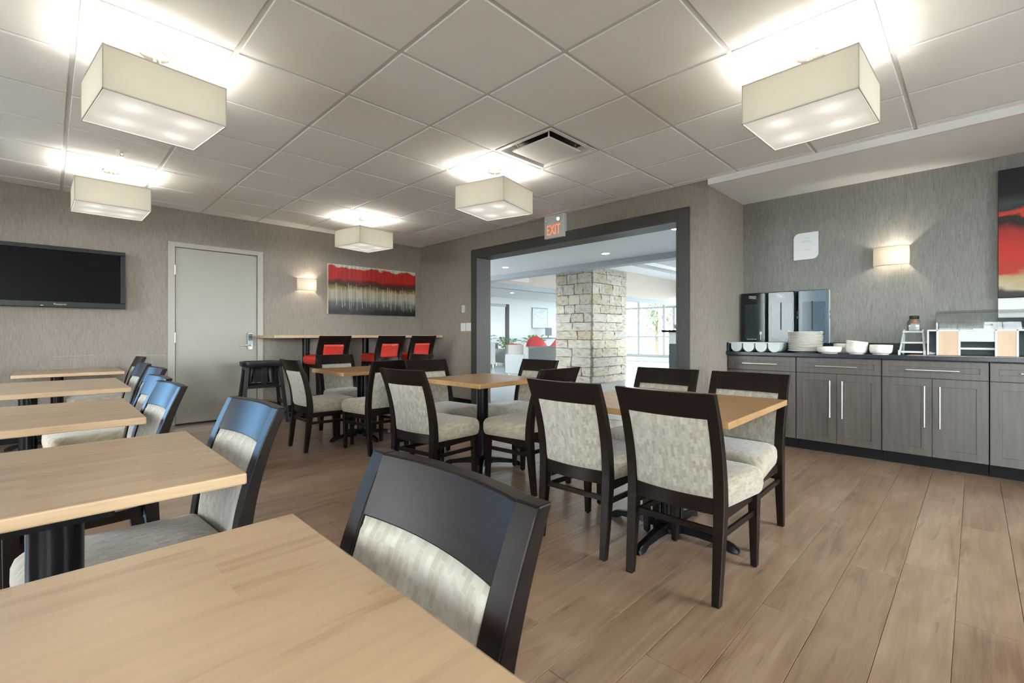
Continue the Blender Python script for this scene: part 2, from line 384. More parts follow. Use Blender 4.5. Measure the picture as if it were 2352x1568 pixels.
# ------------------------------------------------------------------ mesh helpers
class MB:
    def __init__(s):
        s.v = []; s.f = []
    def add(s, vs, fs):
        o = len(s.v); s.v += [tuple(p) for p in vs]; s.f += [tuple(i + o for i in f) for f in fs]; return s
    def box(s, a, b):
        (x0, y0, z0), (x1, y1, z1) = a, b
        vs = [(x0, y0, z0), (x1, y0, z0), (x1, y1, z0), (x0, y1, z0), (x0, y0, z1), (x1, y0, z1), (x1, y1, z1), (x0, y1, z1)]
        return s.add(vs, [(0, 3, 2, 1), (4, 5, 6, 7), (0, 1, 5, 4), (1, 2, 6, 5), (2, 3, 7, 6), (3, 0, 4, 7)])
    def rings(s, rs, closed=True, cap=True):
        """loft a list of equal point loops"""
        n = len(rs[0]); vs = [p for r in rs for p in r]; fs = []
        for i in range(len(rs) - 1):
            for j in range(n if closed else n - 1):
                k = (j + 1) % n
                fs.append((i * n + j, i * n + k, (i + 1) * n + k, (i + 1) * n + j))
        if cap:
            fs.append(tuple(range(n - 1, -1, -1))); fs.append(tuple((len(rs) - 1) * n + j for j in range(n)))
        return s.add(vs, fs)
    def cyl(s, p0, p1, r0, r1=None, n=16, cap=True):
        r1 = r0 if r1 is None else r1
        p0, p1 = Vector(p0), Vector(p1); d = (p1 - p0).normalized()
        u = d.orthogonal().normalized(); w = d.cross(u)
        rs = [[p + (u * math.cos(t) + w * math.sin(t)) * r for t in [2 * PI * k / n for k in range(n)]] for p, r in ((p0, r0), (p1, r1))]
        return s.rings(rs, cap=cap)
    def tube(s, pts, r, n=8):
        pts = [Vector(p) for p in pts]; rs = []
        up = None
        for i, p in enumerate(pts):
            d = (pts[min(i + 1, len(pts) - 1)] - pts[max(i - 1, 0)]).normalized()
            if up is None: up = d.orthogonal().normalized()
            up = (up - d * up.dot(d)).normalized(); w = d.cross(up)
            rr = r[i] if isinstance(r, (list, tuple)) else r
            rs.append([p + (up * math.cos(t) + w * math.sin(t)) * rr for t in [2 * PI * k / n for k in range(n)]])
        return s.rings(rs)
    def lathe(s, prof, c=(0, 0, 0), n=28, cap=True):
        rs = [[(c[0] + r * math.cos(2 * PI * k / n), c[1] + r * math.sin(2 * PI * k / n), c[2] + z) for k in range(n)] for r, z in prof]
        return s.rings(rs, cap=cap)
    def bar(s, p0, p1, w, h, up=(0, 0, 1)):
        """rectangular bar between two points, w across, h along up"""
        p0, p1 = Vector(p0), Vector(p1); d = (p1 - p0).normalized(); u = Vector(up)
        sd = d.cross(u).normalized(); u = sd.cross(d).normalized()
        q = [(-w / 2, -h / 2), (w / 2, -h / 2), (w / 2, h / 2), (-w / 2, h / 2)]
        return s.rings([[p + sd * a + u * b for a, b in q] for p in (p0, p1)])
    def prism(s, poly, z0, z1):
        return s.rings([[(x, y, z0) for x, y in poly], [(x, y, z1) for x, y in poly]])
    def mesh(s, name, bevel=0.0, seg=2, smooth=None, subsurf=0):
        me = bpy.data.meshes.new(name)
        me.from_pydata(s.v, [], s.f); me.validate()
        bm = bmesh.new(); bm.from_mesh(me)
        bmesh.ops.recalc_face_normals(bm, faces=bm.faces)
        if bevel:
            es = [e for e in bm.edges if len(e.link_faces) == 2 and e.calc_face_angle(0) > R(28)]
            bmesh.ops.bevel(bm, geom=es, offset=bevel, segments=seg, affect='EDGES', profile=0.5, clamp_overlap=True)
        bm.to_mesh(me); bm.free()
        if smooth is None: smooth = 14 if bevel else 0
        if smooth:
            me.shade_smooth(); me.set_sharp_from_angle(angle=R(smooth))
        return me

def link(o, parent=None):
    COL.objects.link(o)
    if parent is not None: o.parent = parent
    return o
def obj(name, mb, m, parent=None, loc=(0, 0, 0), rot=(0, 0, 0), bevel=0.0, seg=2, smooth=None, label=None):
    me = mb if isinstance(mb, bpy.types.Mesh) else mb.mesh(name, bevel, seg, smooth)
    if m and not me.materials: me.materials.append(MATS[m])
    o = bpy.data.objects.new(name, me)
    o.location = loc; o.rotation_euler = rot
    link(o, parent)
    if label: o['label'] = label
    return o
def tag(o, label, cat, group=None):
    o['label'] = label; o['category'] = cat
    if group: o['group'] = group
    return o
def thing(name, label, cat, loc=(0, 0, 0), rz=0.0, group=None):
    o = bpy.data.objects.new(name, None); o.empty_display_size = 0.1
    o.location = loc; o.rotation_euler = (0, 0, rz); link(o)
    return tag(o, label, cat, group)
def struct(name, mb=None, m=None, label=None, **k):
    if mb is None:
        o = bpy.data.objects.new(name, None); link(o)
    else:
        o = obj(name, mb, m, **k)
    o['kind'] = 'structure'
    if label: o['label'] = label
    return o
def dup(root, loc, rz, label, group=None):
    r = root.copy(); COL.objects.link(r); r.location = loc; r.rotation_euler = (0, 0, rz)
    r['label'] = label
    if group: r['group'] = group
    for ch in list(root.children):
        c = ch.copy(); COL.objects.link(c); c.parent = r
        for g in list(ch.children):
            d = g.copy(); COL.objects.link(d); d.parent = c
    return r
def light(name, kind, loc, power, parent=None, col=(1, 1, 1), radius=0.03, **k):
    d = bpy.data.lights.new(name, kind); d.energy = power; d.color = col
    if kind in ('POINT', 'SPOT'): d.shadow_soft_size = radius
    for a, b in k.items(): setattr(d, a, b)
    o = bpy.data.objects.new(name, d); o.location = loc; link(o, parent)
    return o
def rounded_rect(x0, y0, x1, y1, r, n=5):
    pts = []
    for cx, cy, a in ((x1 - r, y1 - r, 0), (x0 + r, y1 - r, 90), (x0 + r, y0 + r, 180), (x1 - r, y0 + r, 270)):
        for k in range(n + 1):
            t = R(a + 90 * k / n); pts.append((cx + r * math.cos(t), cy + r * math.sin(t)))
    return pts
def text(name, s, size, m, parent, loc, rot, extrude=0.0006, sx=1.0):
    c = bpy.data.curves.new(name, 'FONT'); c.body = s; c.size = size; c.extrude = extrude
    c.align_x = 'CENTER'; c.align_y = 'CENTER'; c.resolution_u = 2
    t = bpy.data.objects.new(name, c); COL.objects.link(t)
    dg = bpy.context.evaluated_depsgraph_get()
    me = bpy.data.meshes.new_from_object(t.evaluated_get(dg))
    bpy.data.objects.remove(t); bpy.data.curves.remove(c)
    me.materials.clear(); me.materials.append(MATS[m])
    o = bpy.data.objects.new(name, me); o.location = loc; o.rotation_euler = rot; o.scale = (sx, 1, 1)
    return link(o, parent)
FACE_NX = (R(90), 0, R(-90))       # text that reads when seen from -X
FACE_NY = (R(90), 0, 0)            # text that reads when seen from -Y

# ------------------------------------------------------------------ room shell
XB, YL, XR, YS = 4.46, 6.66, 5.38, 1.797     # exit wall, left wall, counter wall, recess side
H, HS = 2.545, 2.49                          # grid ceiling, soffit over the counter
XW, YR = -2.7, -2.3                          # window wall and rear wall, both behind the camera
OY0, OY1, OZ = 2.095, 5.188, 2.215           # wide opening to the lobby
TH = 0.24
TOP = 2.75

# floor: planks run along X
floor = struct('floor')
obj('subfloor', MB().box((XW, YR, -0.10), (5.0, YL, -0.012)), 'grout', floor)
PL, PW = 1.22, 0.181
plank_me = MB().box((0, 0.0006, -0.012), (PL - 0.0012, PW - 0.0006, 0)).mesh('plank', bevel=0.0012, seg=1, smooth=30)
plank_me.materials.append(MATS['floor_wood'])
stuff = MB(); row = 0; npl = 0
y = YR
rr = random.Random(3)
while y < YL - 0.001:
    x = XW - rr.uniform(0, PL)
    w = min(PW, YL - y)
    while x < 5.02:
        x0, x1 = max(x, XW), min(x + PL, 5.02)
        if x1 - x0 > 0.02:
            seen = (y > -0.75) and (x1 > -0.6) and npl < 290 and (y + x1 > 0.3)
            if seen:
                o = bpy.data.objects.new('plank', plank_me); link(o, floor)
                o.location = (x0, y, 0); o.scale = ((x1 - x0) / PL, w / PW, 1); npl += 1
            else:
                stuff.box((x0, y + 0.0006, -0.012), (x1 - 0.0012, y + w - 0.0006, 0))
        x += PL
    y += PW; row += 1
so = obj('planks_out_of_view', stuff, 'floor_wood', floor); so['kind'] = 'stuff'; so.name = 'plank_field'

# left wall (television, door, painting)
wl = MB()
DX0, DX1, DZ = 1.035, 1.945, 2.115
LW0, LW1 = -2.5, -0.62
wl.box((XW - 0.2, YL, 0), (LW0, YL + 0.2, TOP)).box((LW1, YL, 0), (DX0, YL + 0.2, TOP)).box((LW0, YL, 0), (LW1, YL + 0.2, 0.5)).box((LW0, YL, 2.4), (LW1, YL + 0.2, TOP)).box((DX1, YL, 0), (XB + TH, YL + 0.2, TOP)).box((DX0, YL, DZ), (DX1, YL + 0.2, TOP))
wlo = struct('wall_left', wl, 'wallpaper_taupe')
for x0, x1, z0, z1, w_ in ((0.02, 0.34, 0.842, 0.850, 0.0022), (0.64, 0.965, 0.838, 0.828, 0.003), (0.72, 0.80, 0.872, 0.842, 0.002)):
    obj('scuff_mark', MB().add([(x0, YL - 0.0004, z0), (x1, YL - 0.0004, z1), (x1, YL - 0.0004, z1 + w_), (x0, YL - 0.0004, z0 + w_), (x0, YL, z0), (x1, YL, z1), (x1, YL, z1 + w_), (x0, YL, z0 + w_)], [(0, 1, 2, 3), (4, 7, 6, 5), (0, 4, 5, 1), (1, 5, 6, 2), (2, 6, 7, 3), (3, 7, 4, 0)]), 'scuff', wlo)
# exit wall with the wide opening
wbk = MB()
wbk.box((XB, OY1, 0), (XB + TH, YL, TOP)).box((XB, YS, 0), (XB + TH, OY0, TOP)).box((XB, OY0, OZ), (XB + TH, OY1, TOP))
struct('wall_back', wbk, 'wallpaper_taupe')
struct('wall_return', MB().box((XB + TH, YS, 0), (XR + TH, YS + 0.15, TOP)), 'wallpaper_taupe')
struct('wall_right', MB().box((XR, YR, 0), (XR + TH, YS, TOP)), 'wallpaper_grey')
# window wall on the far left and the rear wall, both behind the camera, with unseen windows added as daylight fill
ww = MB(); WZ0, WZ1 = 0.35, 2.45
fill_wins = [(-2.1, 0.0), (3.0, 4.9)]
ys = [YR] + [q for w_ in fill_wins for q in w_] + [YL]
for a, b_ in zip(ys[0::2], ys[1::2]): ww.box((XW - 0.2, a, 0), (XW, b_, TOP))
for a, b_ in fill_wins: ww.box((XW - 0.2, a, 0), (XW, b_, WZ0)).box((XW - 0.2, a, WZ1), (XW, b_, TOP))
struct('wall_window', ww, 'wallpaper_taupe')
rw = MB(); rear_fill_wins = [(-2.5, -0.6), (2.4, 4.3)]
xs = [XW - 0.2] + [q for w_ in rear_fill_wins for q in w_] + [XR + TH]
for a, b_ in zip(xs[0::2], xs[1::2]): rw.box((a, YR - 0.2, 0), (b_, YR, TOP))
for a, b_ in rear_fill_wins: rw.box((a, YR - 0.2, 0), (b_, YR, WZ0)).box((a, YR - 0.2, WZ1), (b_, YR, TOP))
struct('wall_rear', rw, 'wallpaper_grey')
wn = 1
def fill_window(a, b_, along_y):
    global wn
    root = struct('window_%d' % wn); wn += 1
    fr, pn = MB(), MB()
    def bx(m_, u0, u1, d0, d1, z0, z1):
        if along_y: m_.box((XW - 0.2 + d0, u0, z0), (XW - 0.2 + d1, u1, z1))
        else: m_.box((u0, YR - 0.2 + d0, z0), (u1, YR - 0.2 + d1, z1))
    t = 0.05
    bx(fr, a, b_, 0.06, 0.12, WZ0, WZ0 + t); bx(fr, a, b_, 0.06, 0.12, WZ1 - t, WZ1)
    for u in (a, (a + b_) / 2 - t / 2, b_ - t): bx(fr, u, u + t, 0.06, 0.12, WZ0 + t, WZ1 - t)
    bx(pn, a + t, b_ - t, 0.085, 0.091, WZ0 + t, WZ1 - t)
    obj('window_frame', fr, 'alu_white', root); obj('pane', pn, 'pane', root)
for a, b_ in fill_wins: fill_window(a, b_, True)
for a, b_ in rear_fill_wins: fill_window(a, b_, False)
lwin = struct('window_%d' % wn); wn += 1
lf = MB()
for a, b_, z0, z1 in ((LW0, LW1, 0.5, 0.56), (LW0, LW1, 2.34, 2.4), (LW0, LW0 + 0.06, 0.56, 2.34), (LW1 - 0.06, LW1, 0.56, 2.34), (-1.60, -1.54, 0.56, 2.34)): lf.box((a, YL + 0.06, z0), (b_, YL + 0.12, z1))
obj('window_frame', lf, 'alu_white', lwin); obj('pane', MB().box((LW0 + 0.06, YL + 0.088, 0.56), (LW1 - 0.06, YL + 0.094, 2.34)), 'sheen_tint_pane', lwin)

# ceiling: lay-in tiles in a metal grid, soffit over the counter
GX0, GY0, G = 0.088, 0.305, 0.6085
ceiling = struct('ceiling')
obj('ceiling_void', MB().box((XW, YR, H + 0.05), (XB, YL, H + 0.10)), 'cabinet_shadow', ceiling)
gxs = [XW] + [GX0 + G * k for k in range(-5, 9) if XW + 0.05 < GX0 + G * k < XB - 0.02] + [XB]
gys = [YR] + [GY0 + G * k for k in range(-5, 12) if YR + 0.05 < GY0 + G * k < YL - 0.02] + [YL]
tile_cache = {}
rest = MB()
B = 0.012
DIFF = None
for i in range(len(gxs) - 1):
    for j in range(len(gys) - 1):
        x0, x1, y0, y1 = gxs[i] + B, gxs[i + 1] - B, gys[j] + B, gys[j + 1] - B
        cx, cy = (x0 + x1) / 2, (y0 + y1) / 2
        if abs(cx - 2.828) < 0.1 and abs(cy - 2.436) < 0.1:
            DIFF = (cx, cy); continue
        if x1 + y1 > 1.4 and x1 > -0.75 and y1 > -0.4:
            key = (round(x1 - x0, 3), round(y1 - y0, 3))
            if key not in tile_cache:
                w, d = key
                me = MB().box((-w / 2, -d / 2, 0), (w / 2, d / 2, 0.02)).mesh('ceiling_tile', bevel=0.003, seg=1, smooth=30)
                me.materials.append(MATS['tile_white']); tile_cache[key] = me
            o = bpy.data.objects.new('ceiling_tile', tile_cache[key]); o.location = (cx, cy, H); link(o, ceiling)
        else:
            rest.box((x0, y0, H), (x1, y1, H + 0.02))
so = obj('tile_field', rest, 'tile_white', ceiling); so['kind'] = 'stuff'
for gx in gxs[1:-1]:
    obj('grid_tee', MB().box((gx - B, YR, H + 0.006), (gx + B, YL, H + 0.03)), 'grid_metal', ceiling)
for gy in gys[1:-1]:
    obj('grid_tee', MB().box((XW, gy - B, H + 0.0065), (XB, gy + B, H + 0.0295)), 'grid_metal', ceiling)
for a, b_ in (((XW, YL - B, H + 0.004), (XB, YL, H + 0.03)), ((XB - B, YR, H + 0.004), (XB, YL, H + 0.03))):
    obj('wall_angle', MB().box(a, b_), 'grid_metal', ceiling)
obj('soffit', MB().box((XB, YR, HS), (XR, YS, TOP)), 'white_ceiling', ceiling)
obj('soffit_lip', MB().box((XB - 0.035, YR, HS - 0.002), (XB, YS, H + 0.004)), 'white_paint', ceiling, bevel=0.003)

# casing of the wide opening
tr = struct('trim_1', label='charcoal wooden casing around the wide opening to the lobby')
CW = 0.11; CT = 0.025
obj('casing', MB().box((XB - CT, OY1, 0), (XB, OY1 + CW, OZ + CW)), 'casing_grey', tr, bevel=0.003)
obj('casing', MB().box((XB - CT, OY0 - CW, 0), (XB, OY0, OZ + CW)), 'casing_grey', tr, bevel=0.003)
obj('casing', MB().box((XB - CT, OY0, OZ), (XB, OY1, OZ + CW)), 'casing_grey', tr, bevel=0.003)
obj('jamb', MB().box((XB - CT, OY1 - 0.02, 0), (XB + TH + 0.01, OY1, OZ)), 'casing_grey', tr)
obj('jamb', MB().box((XB - CT, OY0, 0), (XB + TH + 0.01, OY0 + 0.02, OZ)), 'casing_grey', tr)
obj('jamb', MB().box((XB - CT, OY0 + 0.02, OZ - 0.02), (XB + TH + 0.01, OY1 - 0.02, OZ)), 'casing_grey', tr)

# baseboards
struct('baseboard_left', MB().box((XW, YL - 0.012, 0), (0.985, YL, 0.10)).box((1.99, YL - 0.012, 0), (XB, YL, 0.10)), 'baseboard_black')
struct('baseboard_back', MB().box((XB - 0.012, OY1 + CW, 0), (XB, YL - 0.012, 0.10)).box((XB - 0.012, YS, 0), (XB, OY0 - CW, 0.10)), 'baseboard_black')
struct('baseboard_side', MB().box((XB - 0.012, YS - 0.012, 0), (4.9, YS, 0.10)), 'baseboard_black')

# door in the left wall
door = struct('door_1', label='pale grey flush door with a card lock in the left wall')
fr = MB()
fr.box((DX0 - 0.055, YL - 0.015, 0), (DX0 + 0.012, YL + 0.10, DZ + 0.045)).box((DX1 - 0.012, YL - 0.015, 0), (DX1 + 0.055, YL + 0.10, DZ + 0.045)).box((DX0 + 0.012, YL - 0.015, DZ - 0.012), (DX1 - 0.012, YL + 0.10, DZ + 0.045))
obj('door_frame', fr, 'door_frame_paint', door, bevel=0.003)
obj('door_leaf', MB().box((DX0 + 0.018, YL + 0.002, 0.018), (DX1 - 0.018, YL + 0.046, DZ - 0.018)), 'door_paint', door, bevel=0.002)
obj('door_gap_block', MB().box((DX0, YL, -0.10), (DX1, YL + 0.25, 0.010)), 'baseboard_black', door)  # black block added to stop light leaking in under the door
obj('door_backing', MB().box((DX0, YL + 0.11, 0.02), (DX1, YL + 0.2, DZ)), 'cabinet_shadow', door)
for z in (1.775, 0.975, 0.22):
    hb = MB(); 
    for k in range(5): hb.cyl((DX0 + 0.014, YL - 0.012, z + 0.0235 * k), (DX0 + 0.014, YL - 0.012, z + 0.0235 * k + 0.022), 0.0075, n=10)
    obj('hinge', hb, 'brushed_nickel', door, smooth=30)
lk = obj('card_lock', MB().prism(rounded_rect(-0.034, -0.115, 0.034, 0.115, 0.025), 0, 0.022), 'lock_steel', door, loc=(1.846, YL + 0.002, 0.985), rot=(R(90), 0, 0), bevel=0.004)
obj('card_reader', MB().box((-0.024, 0.01, 0.022), (0.024, 0.095, 0.030)), 'dark_lens', lk, bevel=0.003)
obj('lever_handle', MB().cyl((0, -0.05, 0.02), (0, -0.05, 0.055), 0.012).tube([(0.0, -0.05, 0.052), (-0.03, -0.05, 0.058), (-0.09, -0.051, 0.055), (-0.135, -0.053, 0.048)], [0.012, 0.011, 0.010, 0.008], 10), 'satin_steel', lk, smooth=40)
obj('thumb_turn', MB().cyl((0, -0.088, 0.02), (0, -0.088, 0.034), 0.014), 'brushed_nickel', lk, smooth=40)

# ------------------------------------------------------------------ lobby beyond the opening (part of the setting)
LX0 = XB + TH
struct('lobby_floor', MB().box((5.0, YR, -0.10), (20.9, 14.5, 0.0)), 'lobby_floor')
struct('wall_lobby', MB().box((LX0, 14.5, 0), (21.1, 14.7, 3.8)), 'lobby_wall')
struct('wall_lobby_near', MB().box((LX0 - 0.05, YL + 0.2, 0), (LX0 + 0.1, 8.0, 3.8)).box((LX0 - 0.05, 12.0, 0), (LX0 + 0.1, 14.5, 3.8)).box((LX0 - 0.05, 8.0, 0), (LX0 + 0.1, 12.0, 1.2)).box((LX0 - 0.05, 8.0, 2.1), (LX0 + 0.1, 12.0, 3.8)), 'lobby_wall')  # unseen window opening added to light the stone column and sofa back
lsw = MB()
lwx = [(9.2, 11.6), (12.0, 14.6), (15.0, 17.6)]  # unseen window bays added to brighten the column's right face
for a, b_ in zip([XR + TH] + [q[1] for q in lwx], [q[0] for q in lwx] + [21.0]): lsw.box((a, YR - 0.2, 0), (b_, YR, 2.7))
for a, b_ in lwx: lsw.box((a, YR - 0.2, 0), (b_, YR, 0.3)).box((a, YR - 0.2, 2.4), (b_, YR, 2.7))
struct('wall_lobby_right', lsw, 'lobby_wall')
lc = struct('lobby_ceiling')
obj('low_ceiling', MB().box((LX0 - 0.2, 1.95, 2.53), (7.75, 14.5, 2.63)), 'lobby_ceiling', lc)
obj('low_ceiling', MB().box((8.0, YR, 2.53), (20.9, 4.75, 2.63)), 'lobby_ceiling', lc)
obj('low_ceiling', MB().box((XR + TH, YR, 2.53), (8.0, 1.95, 2.63)), 'lobby_ceiling', lc)
obj('low_ceiling', MB().box((8.0, 10.0, 2.70), (20.9, 14.5, 2.80)), 'lobby_ceiling', lc)
obj('high_ceiling', MB().box((8.0, 4.75, 3.60), (20.9, 10.0, 3.70)), 'lobby_ceiling', lc)
obj('beam', MB().box((7.75, 1.95, 2.42), (8.0, 14.5, 3.6)), 'lobby_beam', lc)
obj('beam', MB().box((8.0, 4.60, 2.46), (20.9, 4.75, 3.6)), 'lobby_wall', lc)
obj('beam', MB().box((8.0, 9.80, 2.45), (20.9, 10.0, 2.60)), 'lobby_beam', lc)
obj('upper_wall', MB().box((8.0, 9.82, 2.60), (20.9, 10.0, 3.60)), 'lobby_beige', lc)
obj('air_grille', MB().box((9.75, 9.80, 2.70), (10.55, 9.82, 2.95)), 'white_paint', lc)
obj('beam_edge', MB().box((8.0, 4.75, 2.44), (20.9, 4.79, 2.50)), 'lobby_beam', lc)
# lobby recessed downlights
for q, (x, y, z) in enumerate([(7.05, 4.68, 2.53), (6.95, 7.15, 2.53), (9.6, 4.0, 2.53), (11.3, 11.1, 2.70), (12.6, 12.6, 2.70), (14.2, 11.6, 2.70), (6.1, 2.9, 2.53)]):
    t = thing('downlight', ['round recessed downlight in front of the stone column', 'round recessed downlight near the left end of the lobby beam', 'round recessed downlight above the reception desk', 'recessed downlight over the far lounge, first from the casing', 'recessed downlight over the far lounge beside the white wall', 'recessed downlight over the far lounge nearest the stone column', 'recessed downlight just behind the right casing'][q], 'light', (x, y, z), group='lobby downlights')
    obj('trim_ring', MB().lathe([(0.085, 0), (0.085, -0.006), (0.068, -0.008), (0.068, 0.0)], n=24, cap=False), 'white_paint', t, smooth=30)
    obj('lens', MB().lathe([(0.068, -0.003), (0.04, -0.004), (0.001, -0.004)], n=24), 'lamp_white', t, smooth=30)
# entrance glazing at the far end
win = struct('window_%d' % wn, label='glazed entrance with sliding doors at the far end of the lobby')
EX = 20.9
def ebox(y0, y1, z0, z1, d=0.08, n_='mullion', m_='alu_white', off=0.0):
    return obj(n_, MB().box((EX - d / 2 + off, y0, z0), (EX + d / 2 + off, y1, z1)), m_, win)
ymul = [4.75, 6.2, 7.6, 9.0, 10.05, 10.55, 11.9, 13.2, 14.5]
for yy in ymul: ebox(yy - 0.06, yy + 0.06, 0, 2.92, 0.12)
for z0, z1 in ((0, 0.14), (0.95, 1.03), (2.36, 2.46), (2.86, 2.95)):
    for a, b_ in zip(ymul[:-1], ymul[1:]): ebox(a + 0.06, b_ - 0.06, z0, z1, 0.08, 'rail')
for a, b_ in zip(ymul[:-1], ymul[1:]): ebox(a + 0.06, b_ - 0.06, 0.14, 2.86, 0.01, 'pane', 'pane')
ebox(9.2, 9.45, 1.45, 1.95, 0.004, 'door_notice', 'dark_teal', -0.06)
struct('wall_entrance', MB().box((EX - 0.05, 4.75, 2.95), (EX + 0.15, 14.5, 3.7)).box((EX - 0.05, 3.6, 0), (EX + 0.15, 4.69, 3.7)), 'lobby_beige')
# outside
struct('ground', MB().box((-60, -60, -0.35), (90, 90, -0.30)), 'paving')

# ------------------------------------------------------------------ stone column
colm = thing('stone_column', 'square column of rough pale fieldstone courses in the lobby', 'column', (8.35, 5.90, 0))
CXL, CYL, CH = 1.36, 0.97, 2.55
obj('core', MB().box((0.06, 0.06, 0), (CXL - 0.06, CYL - 0.06, CH)), 'grout', colm)
rs_ = random.Random(11)
stone_mes = []
for k in range(10):
    bm = bmesh.new(); bmesh.ops.create_cube(bm, size=1.0)
    bmesh.ops.subdivide_edges(bm, edges=bm.edges[:], cuts=2, use_grid_fill=True)
    for v in bm.verts:
        for ax in range(3):
            if abs(v.co[ax]) > 0.49: v.co[ax] *= 1.0 - (0.04 if sum(abs(c) > 0.45 for c in v.co) >= 2 else 0.0)
        v.co += Vector((rs_.uniform(-.035, .035), rs_.uniform(-.10, .10), rs_.uniform(-.035, .035)))
    me = bpy.data.meshes.new('stone'); bm.to_mesh(me); bm.free(); me.shade_smooth(); me.set_sharp_from_angle(angle=R(40)); me.materials.append(MATS['fieldstone']); stone_mes.append(me)
def face_stones(p0, d, L, nrm, wrap):
    z = 0.0; c = 0
    hs = [0.16, 0.20, 0.21, 0.20, 0.19, 0.20, 0.19, 0.20, 0.19, 0.23, 0.24, 0.22, 0.14]
    for ci, hh in enumerate(hs):
        x = 0.0 if (ci + wrap) % 2 else 0.0
        while x < L - 0.01:
            w = rs_.uniform(0.34, 0.62) if ci < 8 else rs_.uniform(0.16, 0.36)
            if L - (x + w) < 0.17: w = L - x
            o = bpy.data.objects.new('stone', rs_.choice(stone_mes)); link(o, colm)
            p = Vector(p0) + Vector(d) * (x + w / 2) + Vector(nrm) * 0.0
            o.location = (p.x, p.y, z + hh / 2); o.scale = (w - 0.003, 0.16, hh - 0.004)
            o.rotation_euler = (0, 0, math.atan2(d[1], d[0]))
            x += w
        z += hh
face_stones((0.0, 0.04, 0), (1, 0, 0), CXL, (0, -1, 0), 0)
face_stones((0.04, CYL, 0), (0, -1, 0), CYL, (-1, 0, 0), 1)
face_stones((CXL, CYL - 0.04, 0), (-1, 0, 0), CXL, (0, 1, 0), 0)
face_stones((CXL - 0.04, 0, 0), (0, 1, 0), CYL, (1, 0, 0), 1)

# ------------------------------------------------------------------ dining chairs and bar stools
def interp(pts, z):
    for (z0, x0), (z1, x1) in zip(pts[:-1], pts[1:]):
        if z <= z1:
            t = (z - z0) / (z1 - z0); t = t * t * (3 - 2 * t) if False else t
            return x0 + (x1 - x0) * t
    return pts[-1][1]
def catmull(pts, n=6):
    out = []
    P = [pts[0]] + list(pts) + [pts[-1]]
    for i in range(1, len(P) - 2):
        p0, p1, p2, p3 = P[i - 1:i + 3]
        for k in range(n):
            t = k / n
            out.append(tuple(0.5 * (2 * b + (c - a) * t + (2 * a - 5 * b + 4 * c - d) * t * t + (3 * b - a - 3 * c + d) * t ** 3) for a, b, c, d in zip(p0, p1, p2, p3)))
    out.append(tuple(pts[-1])); return out

